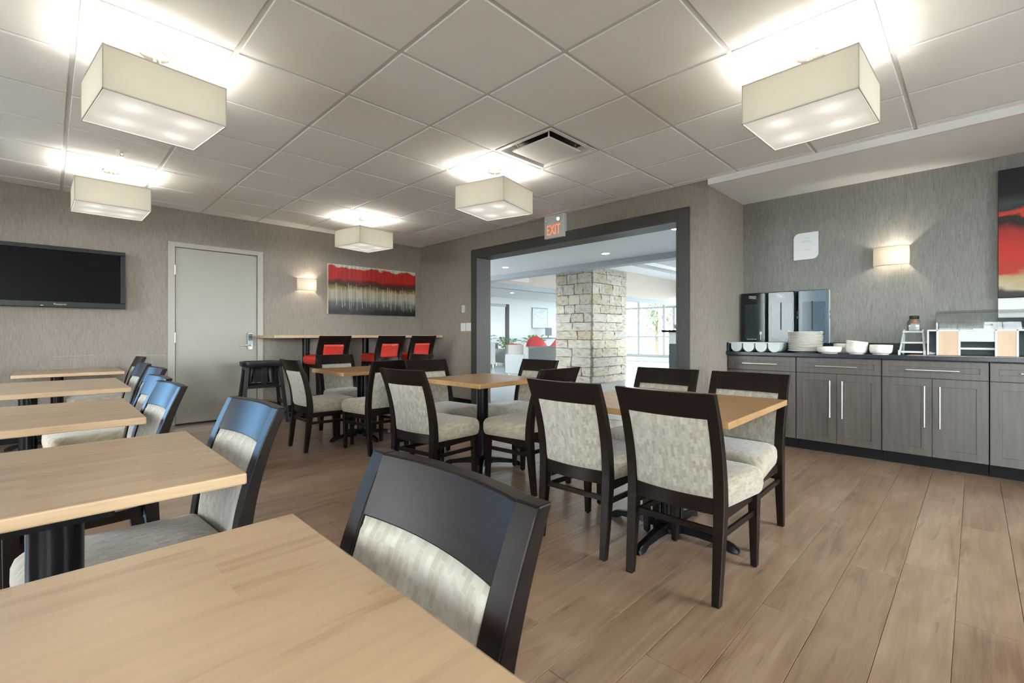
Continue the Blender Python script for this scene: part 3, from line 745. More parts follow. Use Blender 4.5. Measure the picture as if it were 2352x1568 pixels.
def make_chair(name, label, cat, group, seat_top=0.455, top=0.838, w0=0.19, w1=0.194, depth=0.435, back_m='fabric_back', seat_m='fabric_seat', foot=False, panel_split=None):
    root = thing(name, label, cat, group=group)
    sb = seat_top - 0.105                      # underside of the cushion
    prof = catmull([(0, 0.0), (sb * 0.55, 0.022), (sb, 0.036), (sb + 0.20 * (top - sb), 0.034), (sb + 0.41 * (top - sb), 0.020), (sb + 0.63 * (top - sb), -0.007), (sb + 0.815 * (top - sb), -0.038), (top, -0.077)], 4)   # (z, x)
    xs = lambda z: interp(prof, z)
    yw = lambda z: w0 + (w1 - w0) * z / top
    for s in (1, -1):
        rings = []
        for z, x in prof:
            f = min(1, z / sb)
            hx = 0.016 + 0.008 * f - 0.010 * max(0, (z - sb) / (top - sb)); hy = 0.016 + 0.006 * f
            y = s * yw(z)
            rings.append([(x - hx, y - hy, z), (x + hx, y - hy, z), (x + hx, y + hy, z), (x - hx, y + hy, z)])
        obj('stile', MB().rings(rings), 'espresso', root, bevel=0.003, seg=2)
    def curved(z0, z1, th, bow, nz=4, ny=10, puff=0.0, xo=0.0, inset=0.016):
        fr, bk = [], []
        for i in range(nz + 1):
            z = z0 + (z1 - z0) * i / nz
            rf, rb = [], []
            for j in range(ny + 1):
                u = -1 + 2 * j / ny
                y = u * (yw(z) - inset)
                x = xs(z) + xo - bow * (1 - u * u)
                e = 1.0
                if puff: 
                    q = 2 * i / nz - 1
                    e = (1 - abs(u) ** 22) ** 0.5 * (1 - abs(q) ** 26) ** 0.5 * 0.45 + 0.55
                rf.append((x + th / 2 * e, y, z)); rb.append((x - th / 2 * e, y, z))
            fr.append(rf); bk.append(rb)
        m_ = MB(); n = ny + 1
        vs = [p for r in fr for p in r] + [p for r in bk for p in r]; o = n * (nz + 1); fs = []
        for i in range(nz):
            for j in range(ny):
                a = i * n + j
                fs.append((a, a + 1, a + n + 1, a + n)); fs.append((o + a, o + a + n, o + a + n + 1, o + a + 1))
        for j in range(ny):
            fs.append((j, o + j, o + j + 1, j + 1)); a = nz * n + j; fs.append((a, a + 1, o + a + 1, o + a))
        for i in range(nz):
            a = i * n; fs.append((a, a + n, o + a + n, o + a)); a = i * n + ny; fs.append((a, o + a, o + a + n, a + n))
        return m_.add(vs, fs)
    zr = top - 0.105
    obj('top_rail', curved(zr, top - 0.001, 0.030, 0.020, 4, 12), 'espresso', root, bevel=0.003, seg=2)
    zl = sb + 0.06
    if panel_split:                             # stool: dark board above a shorter padded panel
        obj('back_board', curved(zl, zr, 0.020, 0.020, 4, 12), 'espresso', root)
        obj('back_pad', curved(zl + 0.004, zr - 0.004, 0.060, 0.020, 12, 16, 0.04, 0.0, 0.050), back_m, root, smooth=60)
    else:
        obj('back_pad', curved(zl, zr, 0.036, 0.022, 14, 18, 0.04, 0.0), back_m, root, smooth=60)
    obj('lower_rail', curved(sb - 0.005, zl, 0.026, 0.018, 2, 10), 'espresso', root, bevel=0.003, seg=2)
    # seat
    cx, fx = 0.045, depth + 0.04
    def ring(ins, z):
        x0, x1 = cx + ins * 0.6, fx - ins; yb, yf = w0 - 0.005 - ins, w0 + 0.035 - ins
        r = max(0.02, 0.055 - ins * 0.2); pts = []
        for px, py, a in ((x1 - r, yf - r, 0), (x0 + r * 0.5, yb - r * 0.5, 90), (x0 + r * 0.5, -yb + r * 0.5, 180), (x1 - r, -yf + r, 270)):
            rr_ = r if px > 0.2 else r * 0.5
            for k in range(6):
                t = R(a + 18 * k); pts.append((px + rr_ * math.cos(t), py + rr_ * math.sin(t), z))
        return pts
    prs = [(0.008, sb), (0.0, sb + 0.010), (-0.005, sb + 0.04), (-0.004, sb + 0.078), (0.002, sb + 0.096), (0.012, sb + 0.107), (0.028, sb + 0.113), (0.06, sb + 0.117), (0.11, sb + 0.120), (0.15, sb + 0.121)]
    obj('seat', MB().rings([ring(i, z) for i, z in prs]), seat_m, root, smooth=60)
    ap = MB()
    zz0 = sb - 0.042
    ap.box((0.06, -w0 + 0.0, zz0), (depth, -w0 + 0.022, sb)).box((0.06, w0 - 0.022, zz0), (depth, w0, sb)).box((depth - 0.005, -w0 + 0.02, zz0), (depth + 0.017, w0 - 0.02, sb))
    obj('seat_frame', ap, 'espresso', root, bevel=0.002, seg=1)
    for s in (1, -1):
        y = s * w0; a, b_ = 0.014, 0.0225
        x = depth
        obj('front_leg', MB().rings([[(x + 0.004 - a, y - a, 0.006), (x + 0.004 + a, y - a, 0.006), (x + 0.004 + a, y + a, 0.006), (x + 0.004 - a, y + a, 0.006)],
                               [(x - b_, y - b_, sb), (x + b_, y - b_, sb), (x + b_, y + b_, sb), (x - b_, y + b_, sb)]]), 'espresso', root, bevel=0.003, seg=2)
        obj('glide', MB().cyl((x + 0.004, y, 0), (x + 0.004, y, 0.006), 0.010, n=10), 'black_plastic', root)
    zs = sb - 0.085 if not foot else 0.30
    for s in (1, -1):
        obj('side_stretcher', MB().bar((xs(zs) + 0.012, s * w0, zs - 0.004), (depth - 0.012, s * w0, zs - 0.012), 0.014, 0.026), 'espresso', root, bevel=0.002, seg=1)
    obj('rear_stretcher', MB().bar((xs(zs + 0.012) , -w0 + 0.012, zs + 0.012), (xs(zs + 0.012), w0 - 0.012, zs + 0.012), 0.014, 0.026), 'espresso', root, bevel=0.002, seg=1)
    if foot:
        obj('foot_rail', MB().bar((depth, -w0 + 0.012, zs - 0.03), (depth, w0 - 0.012, zs - 0.03), 0.018, 0.03), 'espresso', root, bevel=0.002, seg=1)
    return root

CH_ = [  # x, y, heading, label, group
    (1.848, 0.905, 0, 'dark framed beige dining chair nearest the camera at the front table, back turned', 0),
    (1.848, 1.432, 2, 'dark framed beige dining chair at the front table, left of the one nearest the camera', 0),
    (2.885, 0.955, 180, 'beige dining chair at the front table facing us, on the side by the cabinets', 0),
    (2.885, 1.475, 180, 'beige dining chair at the front table facing us, in front of the lobby opening', 0),
    (1.715, 2.685, 8, 'beige dining chair at the middle table, left chair with its back to us', 1),
    (2.455, 2.065, 92, 'beige dining chair at the middle table, right chair seen from its rear corner', 1),
    (2.42, 3.455, 269, 'beige dining chair behind the middle table on its left, facing us', 1),
    (3.12, 2.83, 179, 'beige dining chair behind the middle table on its right, against the opening', 1),
    (1.64, 4.464, 0, 'beige dining chair at the farthest square table, beside the high chair', 2),
    (2.185, 3.76, 93, 'beige dining chair at the farthest square table, with its back nearest to us', 2),
    (2.34, 5.17, 270, 'beige dining chair behind the farthest square table, below the red bar stools', 2),
    (3.05, 4.62, 180, 'mostly hidden dining chair on the far right side of the farthest square table', 2),
    (0.385, 0.615, 180, 'large dark dining chair in the foreground tucked into the nearest table', 3),
    (0.415, 1.71, 184, 'beige dining chair with glossy blue sheen at the second table from the camera', 3),
    (0.325, 2.64, 184, 'beige dining chair of the left row in front of the door, nearest of its cluster', 3),
    (0.350, 3.13, 183, 'beige dining chair of the left row, second of the overlapping cluster before the door', 3),
    (0.455, 3.99, 183, 'beige dining chair of the left row, third of the overlapping cluster before the door', 3),
    (0.46, 4.67, 182, 'beige dining chair of the left row, fourth of the overlapping cluster before the door', 3),
    (0.605, 6.16, 182, 'beige dining chair of the left row farthest away, at the table below the television', 3),
]
GR = ['chairs around the front table', 'chairs around the middle table', 'chairs around the farthest square table', 'chairs along the left row of tables']
proto = None
for x, y, a, lab, g in CH_:
    if proto is None:
        proto = make_chair('dining_chair', lab, 'chair', GR[g]); proto.location = (x, y, 0); proto.rotation_euler = (0, 0, R(a))
    else:
        dup(proto, (x, y, 0), R(a), lab, GR[g])
stool = None
for x, lab in ((2.52, 'red padded bar stool at the left end of the bar table'), (3.31, 'red padded bar stool in the middle of the three'), (3.83, 'red padded bar stool nearest the corner of the room')):
    if stool is None:
        stool = make_chair('bar_stool', lab, 'bar stool', 'bar stools at the high table', seat_top=0.80, top=1.055, w0=0.178, w1=0.18, depth=0.40, back_m='red_vinyl', seat_m='red_vinyl', foot=True, panel_split=True)
        stool.location = (x, 5.69, 0); stool.rotation_euler = (0, 0, R(90))
    else:
        dup(stool, (x, 5.69, 0), R(90), lab)

# ------------------------------------------------------------------ tables
ZT = 0.712
def make_table(x, y, w, d, th, m, base_rot, label, group, rot=0.0, grain90=False, col_off=(0, 0)):
    t = thing('dining_table', label, 'table', (x, y, 0), R(rot), group)
    g = R(90) if grain90 else 0
    ww_, dd_ = (d, w) if grain90 else (w, d)
    obj('tabletop', MB().box((-ww_ / 2, -dd_ / 2, ZT - th), (ww_ / 2, dd_ / 2, ZT)), m, t, rot=(0, 0, g), bevel=0.004, seg=2)
    for ox, oy in (col_off if isinstance(col_off, list) else [col_off]):
        obj('column', MB().cyl((ox, oy, 0.05), (ox, oy, ZT - th - 0.012), 0.046, n=24), 'black_iron', t, smooth=40)
        pl = obj('mounting_plate', MB().box((ox - 0.09, oy - 0.09, ZT - th - 0.012), (ox + 0.09, oy + 0.09, ZT - th)), 'black_iron', t)
        obj('base_hub', MB().lathe([(0.085, 0.025), (0.085, 0.05), (0.062, 0.075), (0.047, 0.09)], (ox, oy, 0), 24), 'black_iron', t, smooth=40)
        r_ = 0.17 if isinstance(col_off, list) else min(0.33, min(w, d) * 0.42)
        for k in range(4):
            rings = []
            for s_, hw, z0, z1 in ((0.05, 0.038, 0.028, 0.072), (0.5 * r_, 0.030, 0.028, 0.062), (0.82 * r_, 0.026, 0.022, 0.048), (0.93 * r_, 0.026, 0.004, 0.044), (1.0 * r_, 0.024, 0.0, 0.036), (1.08 * r_, 0.018, 0.0, 0.018)):
                rings.append([(s_, -hw, z0), (s_, hw, z0), (s_, hw * 0.55, z1), (s_, -hw * 0.55, z1)])
            obj('base_arm', MB().rings(rings), 'black_iron', t, loc=(ox, oy, 0), rot=(0, 0, R(base_rot + 90 * k)), bevel=0.004, seg=2)
    return t
make_table(2.36, 1.165, 0.90, 0.92, 0.030, 'honey_maple', 0, 'honey coloured square wooden table nearest the buffet cabinets', 'square tables in the middle of the room', rot=1.5, grain90=True)
make_table(2.51, 2.85, 0.70, 0.70, 0.036, 'honey_maple', 45, 'honey coloured square wooden table in front of the stone column', 'square tables in the middle of the room', rot=1.0)
make_table(2.31, 4.53, 0.74, 0.74, 0.036, 'honey_maple', 0, 'honey coloured square wooden table in front of the bar stools', 'square tables in the middle of the room')
LT = 'pale wooden tables along the left'
make_table(-0.035, 0.575, 0.75, 0.745, 0.028, 'maple', 0, 'pale wooden table filling the lower left foreground', LT, col_off=(-0.16, 0))
make_table(-0.02, 1.672, 0.75, 0.74, 0.028, 'maple', 0, 'pale wooden table second from the camera in the left row', LT, col_off=[(0.03, -0.275), (0.03, 0.29)])
make_table(-0.085, 2.92, 0.76, 0.84, 0.030, 'maple', 0, 'pale wooden table third from the camera in the left row', LT, col_off=(-0.13, 0))
make_table(0.01, 4.50, 0.76, 1.02, 0.030, 'maple', 0, 'pale wooden table fourth from the camera in the left row', LT, col_off=(-0.11, 0))
make_table(0.145, 6.27, 0.76, 0.76, 0.030, 'maple', 0, 'small looking pale table against the wall under the television', LT, col_off=(-0.09, 0))

# bar table against the left wall
bt = thing('bar_table', 'long high wooden bar table against the wall under the red painting', 'table', (3.19, 6.335, 0))
BX0, BX1, BY0, BY1, BZ = 1.93 - 3.19, 4.445 - 3.19, 6.01 - 6.335, 6.655 - 6.335, 1.062
obj('tabletop', MB().box((BX0, BY0, BZ - 0.036), (BX1, BY1, BZ)), 'maple', bt, bevel=0.003)
for xx in (2.44 - 3.19, 3.30 - 3.19, 4.12 - 3.19):
    obj('column', MB().cyl((xx, 0.02, 0.03), (xx, 0.02, BZ - 0.045), 0.045, n=20), 'black_iron', bt, smooth=40)
    obj('base_plate', MB().lathe([(0.23, 0.0), (0.23, 0.012), (0.10, 0.03), (0.05, 0.05)], (xx, 0.02, 0), 28), 'black_iron', bt, smooth=40)
    obj('mounting_plate', MB().box((xx - 0.12, -0.10, BZ - 0.046), (xx + 0.12, 0.14, BZ - 0.036)), 'black_iron', bt)

# high chair
hc = thing('high_chair', 'black plastic high chair with tray beside the door', 'high chair', (1.86, 6.22, 0), R(-8))
for sx in (-1, 1):
    for sy in (-1, 1):
        obj('leg', MB().rings([[(sx * 0.245 + a, sy * 0.225 + b_, 0) for a, b_ in ((-.022, -.018), (.022, -.018), (.022, .018), (-.022, .018))],
                               [(sx * 0.175 + a, sy * 0.135 + b_, 0.69) for a, b_ in ((-.020, -.024), (.020, -.024), (.020, .024), (-.020, .024))]]), 'black_plastic', hc, bevel=0.006)
for sy in (-1, 1):
    pts = catmull([(-0.215, sy * 0.205, 0.16), (-0.12, sy * 0.205, 0.195), (0, sy * 0.205, 0.205), (0.12, sy * 0.205, 0.195), (0.215, sy * 0.205, 0.16)], 4)
    obj('arched_rail', MB().rings([[(x, y - 0.012, z - 0.022), (x, y + 0.012, z - 0.022), (x, y + 0.012, z + 0.022), (x, y - 0.012, z + 0.022)] for x, y, z in pts]), 'black_plastic', hc, bevel=0.004)
for sx in (-1, 1):
    obj('side_rail', MB().bar((sx * 0.222, -0.185, 0.235), (sx * 0.222, 0.185, 0.235), 0.022, 0.04), 'black_plastic', hc, bevel=0.004)
    obj('armrest', MB().bar((sx * 0.18, -0.16, 0.665), (sx * 0.18, 0.16, 0.665), 0.034, 0.05), 'black_plastic', hc, bevel=0.01)
obj('seat', MB().prism(rounded_rect(-0.17, -0.16, 0.17, 0.15, 0.04), 0.44, 0.465), 'black_plastic', hc, bevel=0.005)
obj('footrest', MB().bar((-0.19, -0.165, 0.44), (0.19, -0.165, 0.44), 0.05, 0.022), 'black_plastic', hc, bevel=0.005)
bk = MB(); arc = []
for k in range(13):
    t = R(0 + 180 * k / 12); arc.append((0.165 * math.cos(t), 0.06 + 0.10 * math.sin(t)))
bk.rings([[(x, y, 0.47), (x, y, 0.69), (x * 0.9, (y - 0.06) * 0.88 + 0.06, 0.69), (x * 0.9, (y - 0.06) * 0.88 + 0.06, 0.47)] for x, y in arc])
obj('backrest', bk, 'black_plastic', hc, smooth=40)
obj('crotch_post', MB().bar((0, -0.13, 0.46), (0, -0.15, 0.69), 0.05, 0.02, (0, 1, 0)), 'black_plastic', hc, bevel=0.005)
for k in (-1, 1): obj('harness_strap', MB().bar((k * 0.06, 0.10, 0.47), (k * 0.07, 0.14, 0.66), 0.03, 0.004, (0, 1, 0)), 'black_plastic', hc)
tray = MB()
o1, o2 = rounded_rect(-0.245, -0.30, 0.245, 0.10, 0.12, 6), rounded_rect(-0.222, -0.277, 0.222, 0.077, 0.10, 6)
tray.rings([[(x * .97, y * .97, 0.69) for x, y in o1], [(x, y, 0.705) for x, y in o1], [(x, y, 0.745) for x, y in o1], [(x, y, 0.748) for x, y in o2], [(x, y, 0.726) for x, y in o2]])
obj('tray', tray, 'black_plastic', hc, smooth=35)

# ------------------------------------------------------------------ pendant lamps
def make_pendant(x, y, rot, label):
    t = thing('pendant_lamp', label, 'lamp', (x, y, H), R(rot), 'square fabric pendant lamps')
    S, zb, zt = 0.25, 2.17 - H, 2.375 - H
    obj('canopy', MB().lathe([(0.005, 0.0), (0.068, 0.0), (0.068, -0.012), (0.064, -0.022), (0.055, -0.026), (0.006, -0.026)], n=32), 'brushed_nickel', t, smooth=35)
    for a in (0.6, 0.6 + PI):
        obj('screw', MB().lathe([(0.006, -0.026), (0.006, -0.031), (0.003, -0.034)], (0.035 * math.cos(a), 0.035 * math.sin(a), 0), 10), 'chrome', t, smooth=40)
    obj('stem', MB().cyl((0, 0, -0.026), (0, 0, zt - 0.10), 0.007, n=12), 'brushed_nickel', t, smooth=40)
    sp = MB()
    for a in range(4):
        c, s = math.cos(PI / 2 * a), math.sin(PI / 2 * a)
        sp.cyl((0, 0, zt - 0.012), (c * (S - 0.004), s * (S - 0.004), zt - 0.012), 0.003, n=6)
    obj('spider', sp, 'brushed_nickel', t)
    sh = MB(); T_ = 0.003
    q = [(-S, -S), (S, -S), (S, S), (-S, S)]
    for k in range(4):
        (x0, y0), (x1, y1) = q[k], q[(k + 1) % 4]
        sh.add([(x0, y0, zb), (x1, y1, zb), (x1, y1, zt), (x0, y0, zt)], [(0, 1, 2, 3)])
    obj('shade', sh, 'shade_fabric', t)
    hem = MB(); e = 0.004
    for z in (zb, zt - 0.006):
        for k in range(4):
            (x0, y0), (x1, y1) = q[k], q[(k + 1) % 4]
            hem.box((min(x0, x1) - e / 2, min(y0, y1) - e / 2, z), (max(x0, x1) + e / 2, max(y0, y1) + e / 2, z + 0.006))
    for x0, y0 in q: hem.box((x0 - e / 2, y0 - e / 2, zb), (x0 + e / 2, y0 + e / 2, zt))
    obj('hem', hem, 'shade_hem', t)
    obj('diffuser', MB().add([(-S + .004, -S + .004, zb + 0.004), (S - .004, -S + .004, zb + 0.004), (S - .004, S - .004, zb + 0.004), (-S + .004, S - .004, zb + 0.004)], [(0, 1, 2, 3)]), 'shade_diffuser', t)
    for ax in (-1, 1):
        for ay in (-1, 1):
            bx, by = ax * 0.115, ay * 0.115
            bo = obj('bulb', MB().lathe([(0.003, 0.050), (0.009, 0.048), (0.009, 0.030), (0.014, 0.016), (0.012, 0.005), (0.003, 0.0)], (bx, by, zb + 0.135), 14), 'bulb_glow', t, smooth=40)
            light('bulb_light', 'POINT', (bx, by, zb + 0.070), PENDANT_W, t, (1.0, 0.975, 0.93), 0.03)
    return t
make_pendant(0.393, 3.046, 6, 'largest cream square pendant lamp at the upper left, over the left tables')
make_pendant(2.828, 0.610, -2, 'large cream square pendant lamp at the upper right, near the buffet')
make_pendant(2.828, 3.046, 14, 'cream square pendant lamp in the middle, above the table by the opening')
make_pendant(2.828, 5.480, 10, 'small looking cream pendant lamp in front of the red forest painting')
make_pendant(0.393, 5.480, 1, 'cream pendant lamp above and right of the television')
make_pendant(0.393, 0.610, 0, 'cream square pendant lamp overhead, out of the picture above the nearest table')

# ------------------------------------------------------------------ wall sconces
def make_sconce(loc, rz, label, w=0.25, hgt=0.165, d=0.10):
    """local: wall plane y=0, projects to -y"""
    t = thing('wall_sconce', label, 'lamp', loc, rz, 'curved fabric wall sconces')
    n = 16; sh = MB(); a = []
    pts = [(-w / 2, 0)] + [(-w / 2 + w * k / n, -d * (0.55 + 0.45 * math.sin(PI * k / n))) for k in range(n + 1)] + [(w / 2, 0)]
    vs = [(x, y, 0) for x, y in pts] + [(x, y, hgt) for x, y in pts]; m_ = len(pts)
    sh.add(vs, [(k, k + 1, m_ + k + 1, m_ + k) for k in range(m_ - 1)])
    obj('shade', sh, 'sconce_fabric', t, smooth=40)
    for z in (0.0, hgt):
        obj('hem', MB().tube([(x, y, z) for x, y in pts], 0.0025, 6), 'shade_hem', t)
    obj('back_plate', MB().box((-w / 2 + 0.03, -0.012, 0.02), (w / 2 - 0.03, 0, hgt - 0.02)), 'white_paint', t)
    obj('bulb', MB().lathe([(0.004, 0.06), (0.012, 0.055), (0.022, 0.03), (0.020, 0.01), (0.004, 0.0)], (0.045, -0.05, 0.05), 14), 'bulb_glow', t, smooth=40)
    light('bulb_light', 'POINT', (0.045, -0.055, 0.082), SCONCE_W, t, (1.0, 0.90, 0.76), 0.02)
    return t
make_sconce((2.56, YL, 1.688), 0, 'small curved cream wall sconce left of the red forest painting')
make_sconce((XR, 0.533, 1.688), R(-90), 'curved cream wall sconce glowing on the grey wall above the buffet')

# ------------------------------------------------------------------ things on the left wall
tv = thing('television', 'large black flat television mounted on the left wall', 'television', (0.08, YL, 1.345))
hw_, hh_ = 0.51, 0.615
obj('wall_bracket', MB().box((-0.2, -0.045, 0.15), (0.2, -0.004, 0.45)), 'black_plastic', tv)
obj('housing', MB().prism(rounded_rect(-hw_ + 0.03, 0.04, hw_ - 0.03, hh_ - 0.04, 0.03), -0.0, 0.045).mesh('housing', bevel=0.008), 'tv_bezel', tv, loc=(0, -0.045, 0), rot=(R(90), 0, 0))
bz = MB()
yA, yB = -0.118, -0.090
bz.box((-hw_, yA, 0), (hw_, yB, 0.058)).box((-hw_, yA, hh_ - 0.042), (hw_, yB, hh_)).box((-hw_, yA, 0.058), (-hw_ + 0.042, yB, hh_ - 0.042)).box((hw_ - 0.042, yA, 0.058), (hw_, yB, hh_ - 0.042))
obj('bezel', bz, 'tv_bezel', tv, bevel=0.004)
obj('screen', MB().box((-hw_ + 0.042, yA + 0.012, 0.058), (hw_ - 0.042, yB, hh_ - 0.042)), 'tv_screen', tv)
text('maker_name', 'Panasonic', 0.024, 'silver_print', tv, (0.0, yA - 0.0005, 0.030), FACE_NY)
obj('indicator', MB().box((-0.14, yA - 0.001, 0.012), (-0.12, yA, 0.018)), 'silver_print', tv)

pt = thing('painting', 'wide red, gold and black abstract forest canvas above the bar table', 'painting', (2.855, YL, 1.372))
PWD, PHT = 1.475, 0.735
obj('canvas', MB().box((0, -0.045, 0), (PWD, -0.004, PHT)), 'canvas_side', pt, bevel=0.003)
obj('picture', MB().box((0.002, -0.047, 0.002), (PWD - 0.002, -0.045, PHT - 0.002)), 'art_forest', pt)
rt = random.Random(5)
for k in range(22):
    xk = [0.11, 0.19, 0.30, 0.345, 0.40, 0.425, 0.58, 0.655, 0.77, 0.955, 0.985, 1.03, 1.10, 1.19, 1.225, 1.35, 1.385, 0.25, 0.50, 0.88, 1.28, 1.43][k]
    l_ = rt.uniform(-0.012, 0.03); w_ = rt.uniform(0.003, 0.007)
    z1, z0 = rt.uniform(0.40, 0.47), rt.uniform(0.07, 0.14)
    obj('painted_trunk', MB().add([(xk, -0.0474, z1), (xk + w_, -0.0474, z1), (xk + w_ + l_, -0.0474, z0), (xk + l_, -0.0474, z0), (xk, -0.047, z1), (xk + w_, -0.047, z1), (xk + w_ + l_, -0.047, z0), (xk + l_, -0.047, z0)],
        [(0, 1, 2, 3), (4, 7, 6, 5), (0, 4, 5, 1), (1, 5, 6, 2), (2, 6, 7, 3), (3, 7, 4, 0)]), 'canvas_side', pt)

# exit wall: exit sign, switches, thermostat
ex = thing('exit_sign', 'white exit sign with red letters and two lamp heads over the opening', 'sign', (XB - 0.0, 3.67, 2.262))
ew, eh, ed = 0.31, 0.283, 0.06
obj('housing', MB().box((-ed, -ew / 2, 0), (0, ew / 2, eh)), 'exit_housing', ex, bevel=0.004)
obj('face_plate', MB().box((-ed - 0.004, -ew / 2 + 0.008, 0.008), (-ed, ew / 2 - 0.008, eh - 0.008)), 'exit_housing', ex, bevel=0.002)
text('letters', 'EXIT', 0.175, 'exit_letter', ex, (-ed - 0.0045, 0.005, 0.095), FACE_NX, 0.0008, 0.62)
for s in (-1, 1):
    hd = obj('lamp_head', MB().cyl((0, 0, 0), (-0.04, s * 0.015, -0.008), 0.015, 0.024, 18), 'exit_housing', ex, loc=(-ed - 0.004, 0.012 + s * 0.10, eh - 0.065), smooth=40)
    obj('lens', MB().cyl((-0.0395, s * 0.0148, -0.0079), (-0.042, s * 0.0158, -0.0084), 0.020, n=18), 'brushed_nickel', hd, smooth=40)
for k, lab in ((0, 'left white wall switch plate beside the opening'), (1, 'right white wall switch plate beside the opening')):
    sw = thing('light_switch', lab, 'switch', (XB, 5.505 - 0.128 * k, 1.125), group='switch plates beside the opening')
    obj('plate', MB().box((-0.007, -0.058, 0), (0, 0.058, 0.122)), 'white_paint', sw, bevel=0.003)
    obj('rocker', MB().box((-0.011, -0.018, 0.028), (-0.007, 0.018, 0.094)), 'melamine_white', sw, bevel=0.002)
th_ = thing('thermostat', 'small grey thermostat on the wall above the switches', 'thermostat', (XB, 5.49, 1.402))
obj('body', MB().box((-0.022, -0.032, 0), (0, 0.032, 0.115)), 'exit_housing', th_, bevel=0.004)
obj('display', MB().box((-0.0235, -0.02, 0.06), (-0.022, 0.02, 0.10)), 'bin_grey', th_)

# ceiling things
sp_ = thing('sprinkler', 'small chrome fire sprinkler between the two left pendant lamps', 'sprinkler', (0.414, 4.853, H))
obj('escutcheon', MB().lathe([(0.04, 0), (0.038, -0.006), (0.02, -0.010), (0.012, -0.010)], n=24), 'white_paint', sp_, smooth=40)
obj('frame', MB().cyl((0, 0, -0.01), (0, 0, -0.028), 0.010).cyl((0.012, 0, -0.026), (0.003, 0, -0.05), 0.003, n=8).cyl((-0.012, 0, -0.026), (-0.003, 0, -0.05), 0.003, n=8), 'chrome', sp_, smooth=40)
obj('deflector', MB().cyl((0, 0, -0.05), (0, 0, -0.053), 0.014, n=16), 'chrome', sp_)
dcx, dcy = DIFF
df = thing('air_diffuser', 'square white ceiling air diffuser with a drop panel', 'vent', (dcx, dcy, H))
hf = 0.292
fm = MB()
def sq(s_, z): return [(-s_, -s_, z), (s_, -s_, z), (s_, s_, z), (-s_, s_, z)]
fm.rings([sq(hf, 0.002), sq(hf, -0.004), sq(0.262, -0.004), sq(0.245, 0.03), sq(0.20, 0.075)], cap=False)
obj('frame', fm, 'white_paint', df)
obj('plenum', MB().box((-0.24, -0.24, 0.076), (0.24, 0.24, 0.10)), 'white_paint', df)
obj('duct_collar', MB().cyl((0, 0, 0.076), (0, 0, 0.066), 0.16, n=32), 'cabinet_shadow', df, smooth=40)
obj('drop_panel', MB().box((-0.195, -0.195, -0.012), (0.195, 0.195, 0.0)), 'white_paint', df, bevel=0.004)
for s in (-1, 1):
    for q in (-1, 1): obj('hanger', MB().cyl((s * 0.15, q * 0.15, -0.001), (s * 0.17, q * 0.17, 0.06), 0.006, n=8), 'brushed_nickel', df)

# ------------------------------------------------------------------ buffet cabinets
XF = 4.905
units = [(1.178, 1.782, 'grey base cabinet at the left end of the buffet, partly behind a chair'), (0.553, 1.174, 'grey base cabinet below the bowls, second from the left'), (-0.073, 0.549, 'grey base cabinet below the bread case, third from the left'), (-0.699, -0.077, 'grey base cabinet cut by the right edge of the picture'), (-1.325, -0.703, 'grey base cabinet beyond the right edge of the picture')]
for y0, y1, lab in units:
    w_ = y1 - y0; yc = (y0 + y1) / 2
    t = thing('base_cabinet', lab, 'cabinet', (XF, yc, 0), group='grey buffet cabinets')
    a, b_ = -w_ / 2, w_ / 2
    obj('carcass', MB().box((0.022, a, 0.10), (XR - XF - 0.005, b_, 0.862)), 'cabinet_shadow', t)
    obj('toe_kick', MB().box((0.095, a, 0.0), (0.115, b_, 0.10)), 'baseboard_black', t)
    def front(nm, ya, yb, za, zb_):
        """shaker front: frame with a recessed centre"""
        m_ = MB(); e = 0.062 if zb_ - za > 0.3 else 0.045; dp = 0.006
        o = [(ya, za), (yb, za), (yb, zb_), (ya, zb_)]; i_ = [(ya + e, za + e), (yb - e, za + e), (yb - e, zb_ - e), (ya + e, zb_ - e)]
        m_.rings([[(0.02, y_, z_) for y_, z_ in o], [(0.0, y_, z_) for y_, z_ in o], [(0.0, y_, z_) for y_, z_ in i_], [(dp, y_, z_) for y_, z_ in i_]])
        return obj(nm, m_, 'cabinet_grey', t, bevel=0.0008, seg=1)
    def pull(par, p0, p1):
        p0, p1 = Vector(p0), Vector(p1); d = (p1 - p0).normalized()
        m_ = MB().cyl(p0, p1, 0.0055, n=12)
        for q in (p0 + d * 0.03, p1 - d * 0.03): m_.cyl(q, (0.0, q.y, q.z), 0.0045, n=8)
        obj('handle', m_, 'satin_steel', par, smooth=40)
    dr = front('drawer_front', a + 0.002, b_ - 0.002, 0.722, 0.855)
    pull(dr, (-0.030, -0.157, 0.786), (-0.030, 0.157, 0.786))
    for s in (-1, 1):
        ya, yb = (a + 0.002, -0.0015) if s < 0 else (0.0015, b_ - 0.002)
        dd = front('cabinet_door', ya, yb, 0.105, 0.718)
        yh = s * 0.045
        pull(dd, (-0.030, yh, 0.335), (-0.030, yh, 0.66))
ct = thing('countertop', 'long dark stone counter on the grey buffet cabinets', 'countertop', (5.12, 0.0, 0.865))
obj('slab', MB().box((4.872 - 5.12, YR + 0.6, 0), (XR - 5.12 - 0.002, YS - 0.004, 0.033)), 'counter_black', ct, bevel=0.003)
obj('backsplash', MB().box((XR - 0.022 - 5.12, YR + 0.6, 0.033), (XR - 5.12 - 0.002, YS - 0.004, 0.125)), 'counter_black', ct, bevel=0.002)
obj('backsplash', MB().box((4.90 - 5.12, YS - 0.024, 0.033), (XR - 0.024 - 5.12, YS - 0.004, 0.125)), 'counter_black', ct, bevel=0.002)
struct('trim_2', MB().box((4.925, 1.784, 0.0), (4.945, YS - 0.002, 0.862)), 'cabinet_grey')
ZC = 0.898

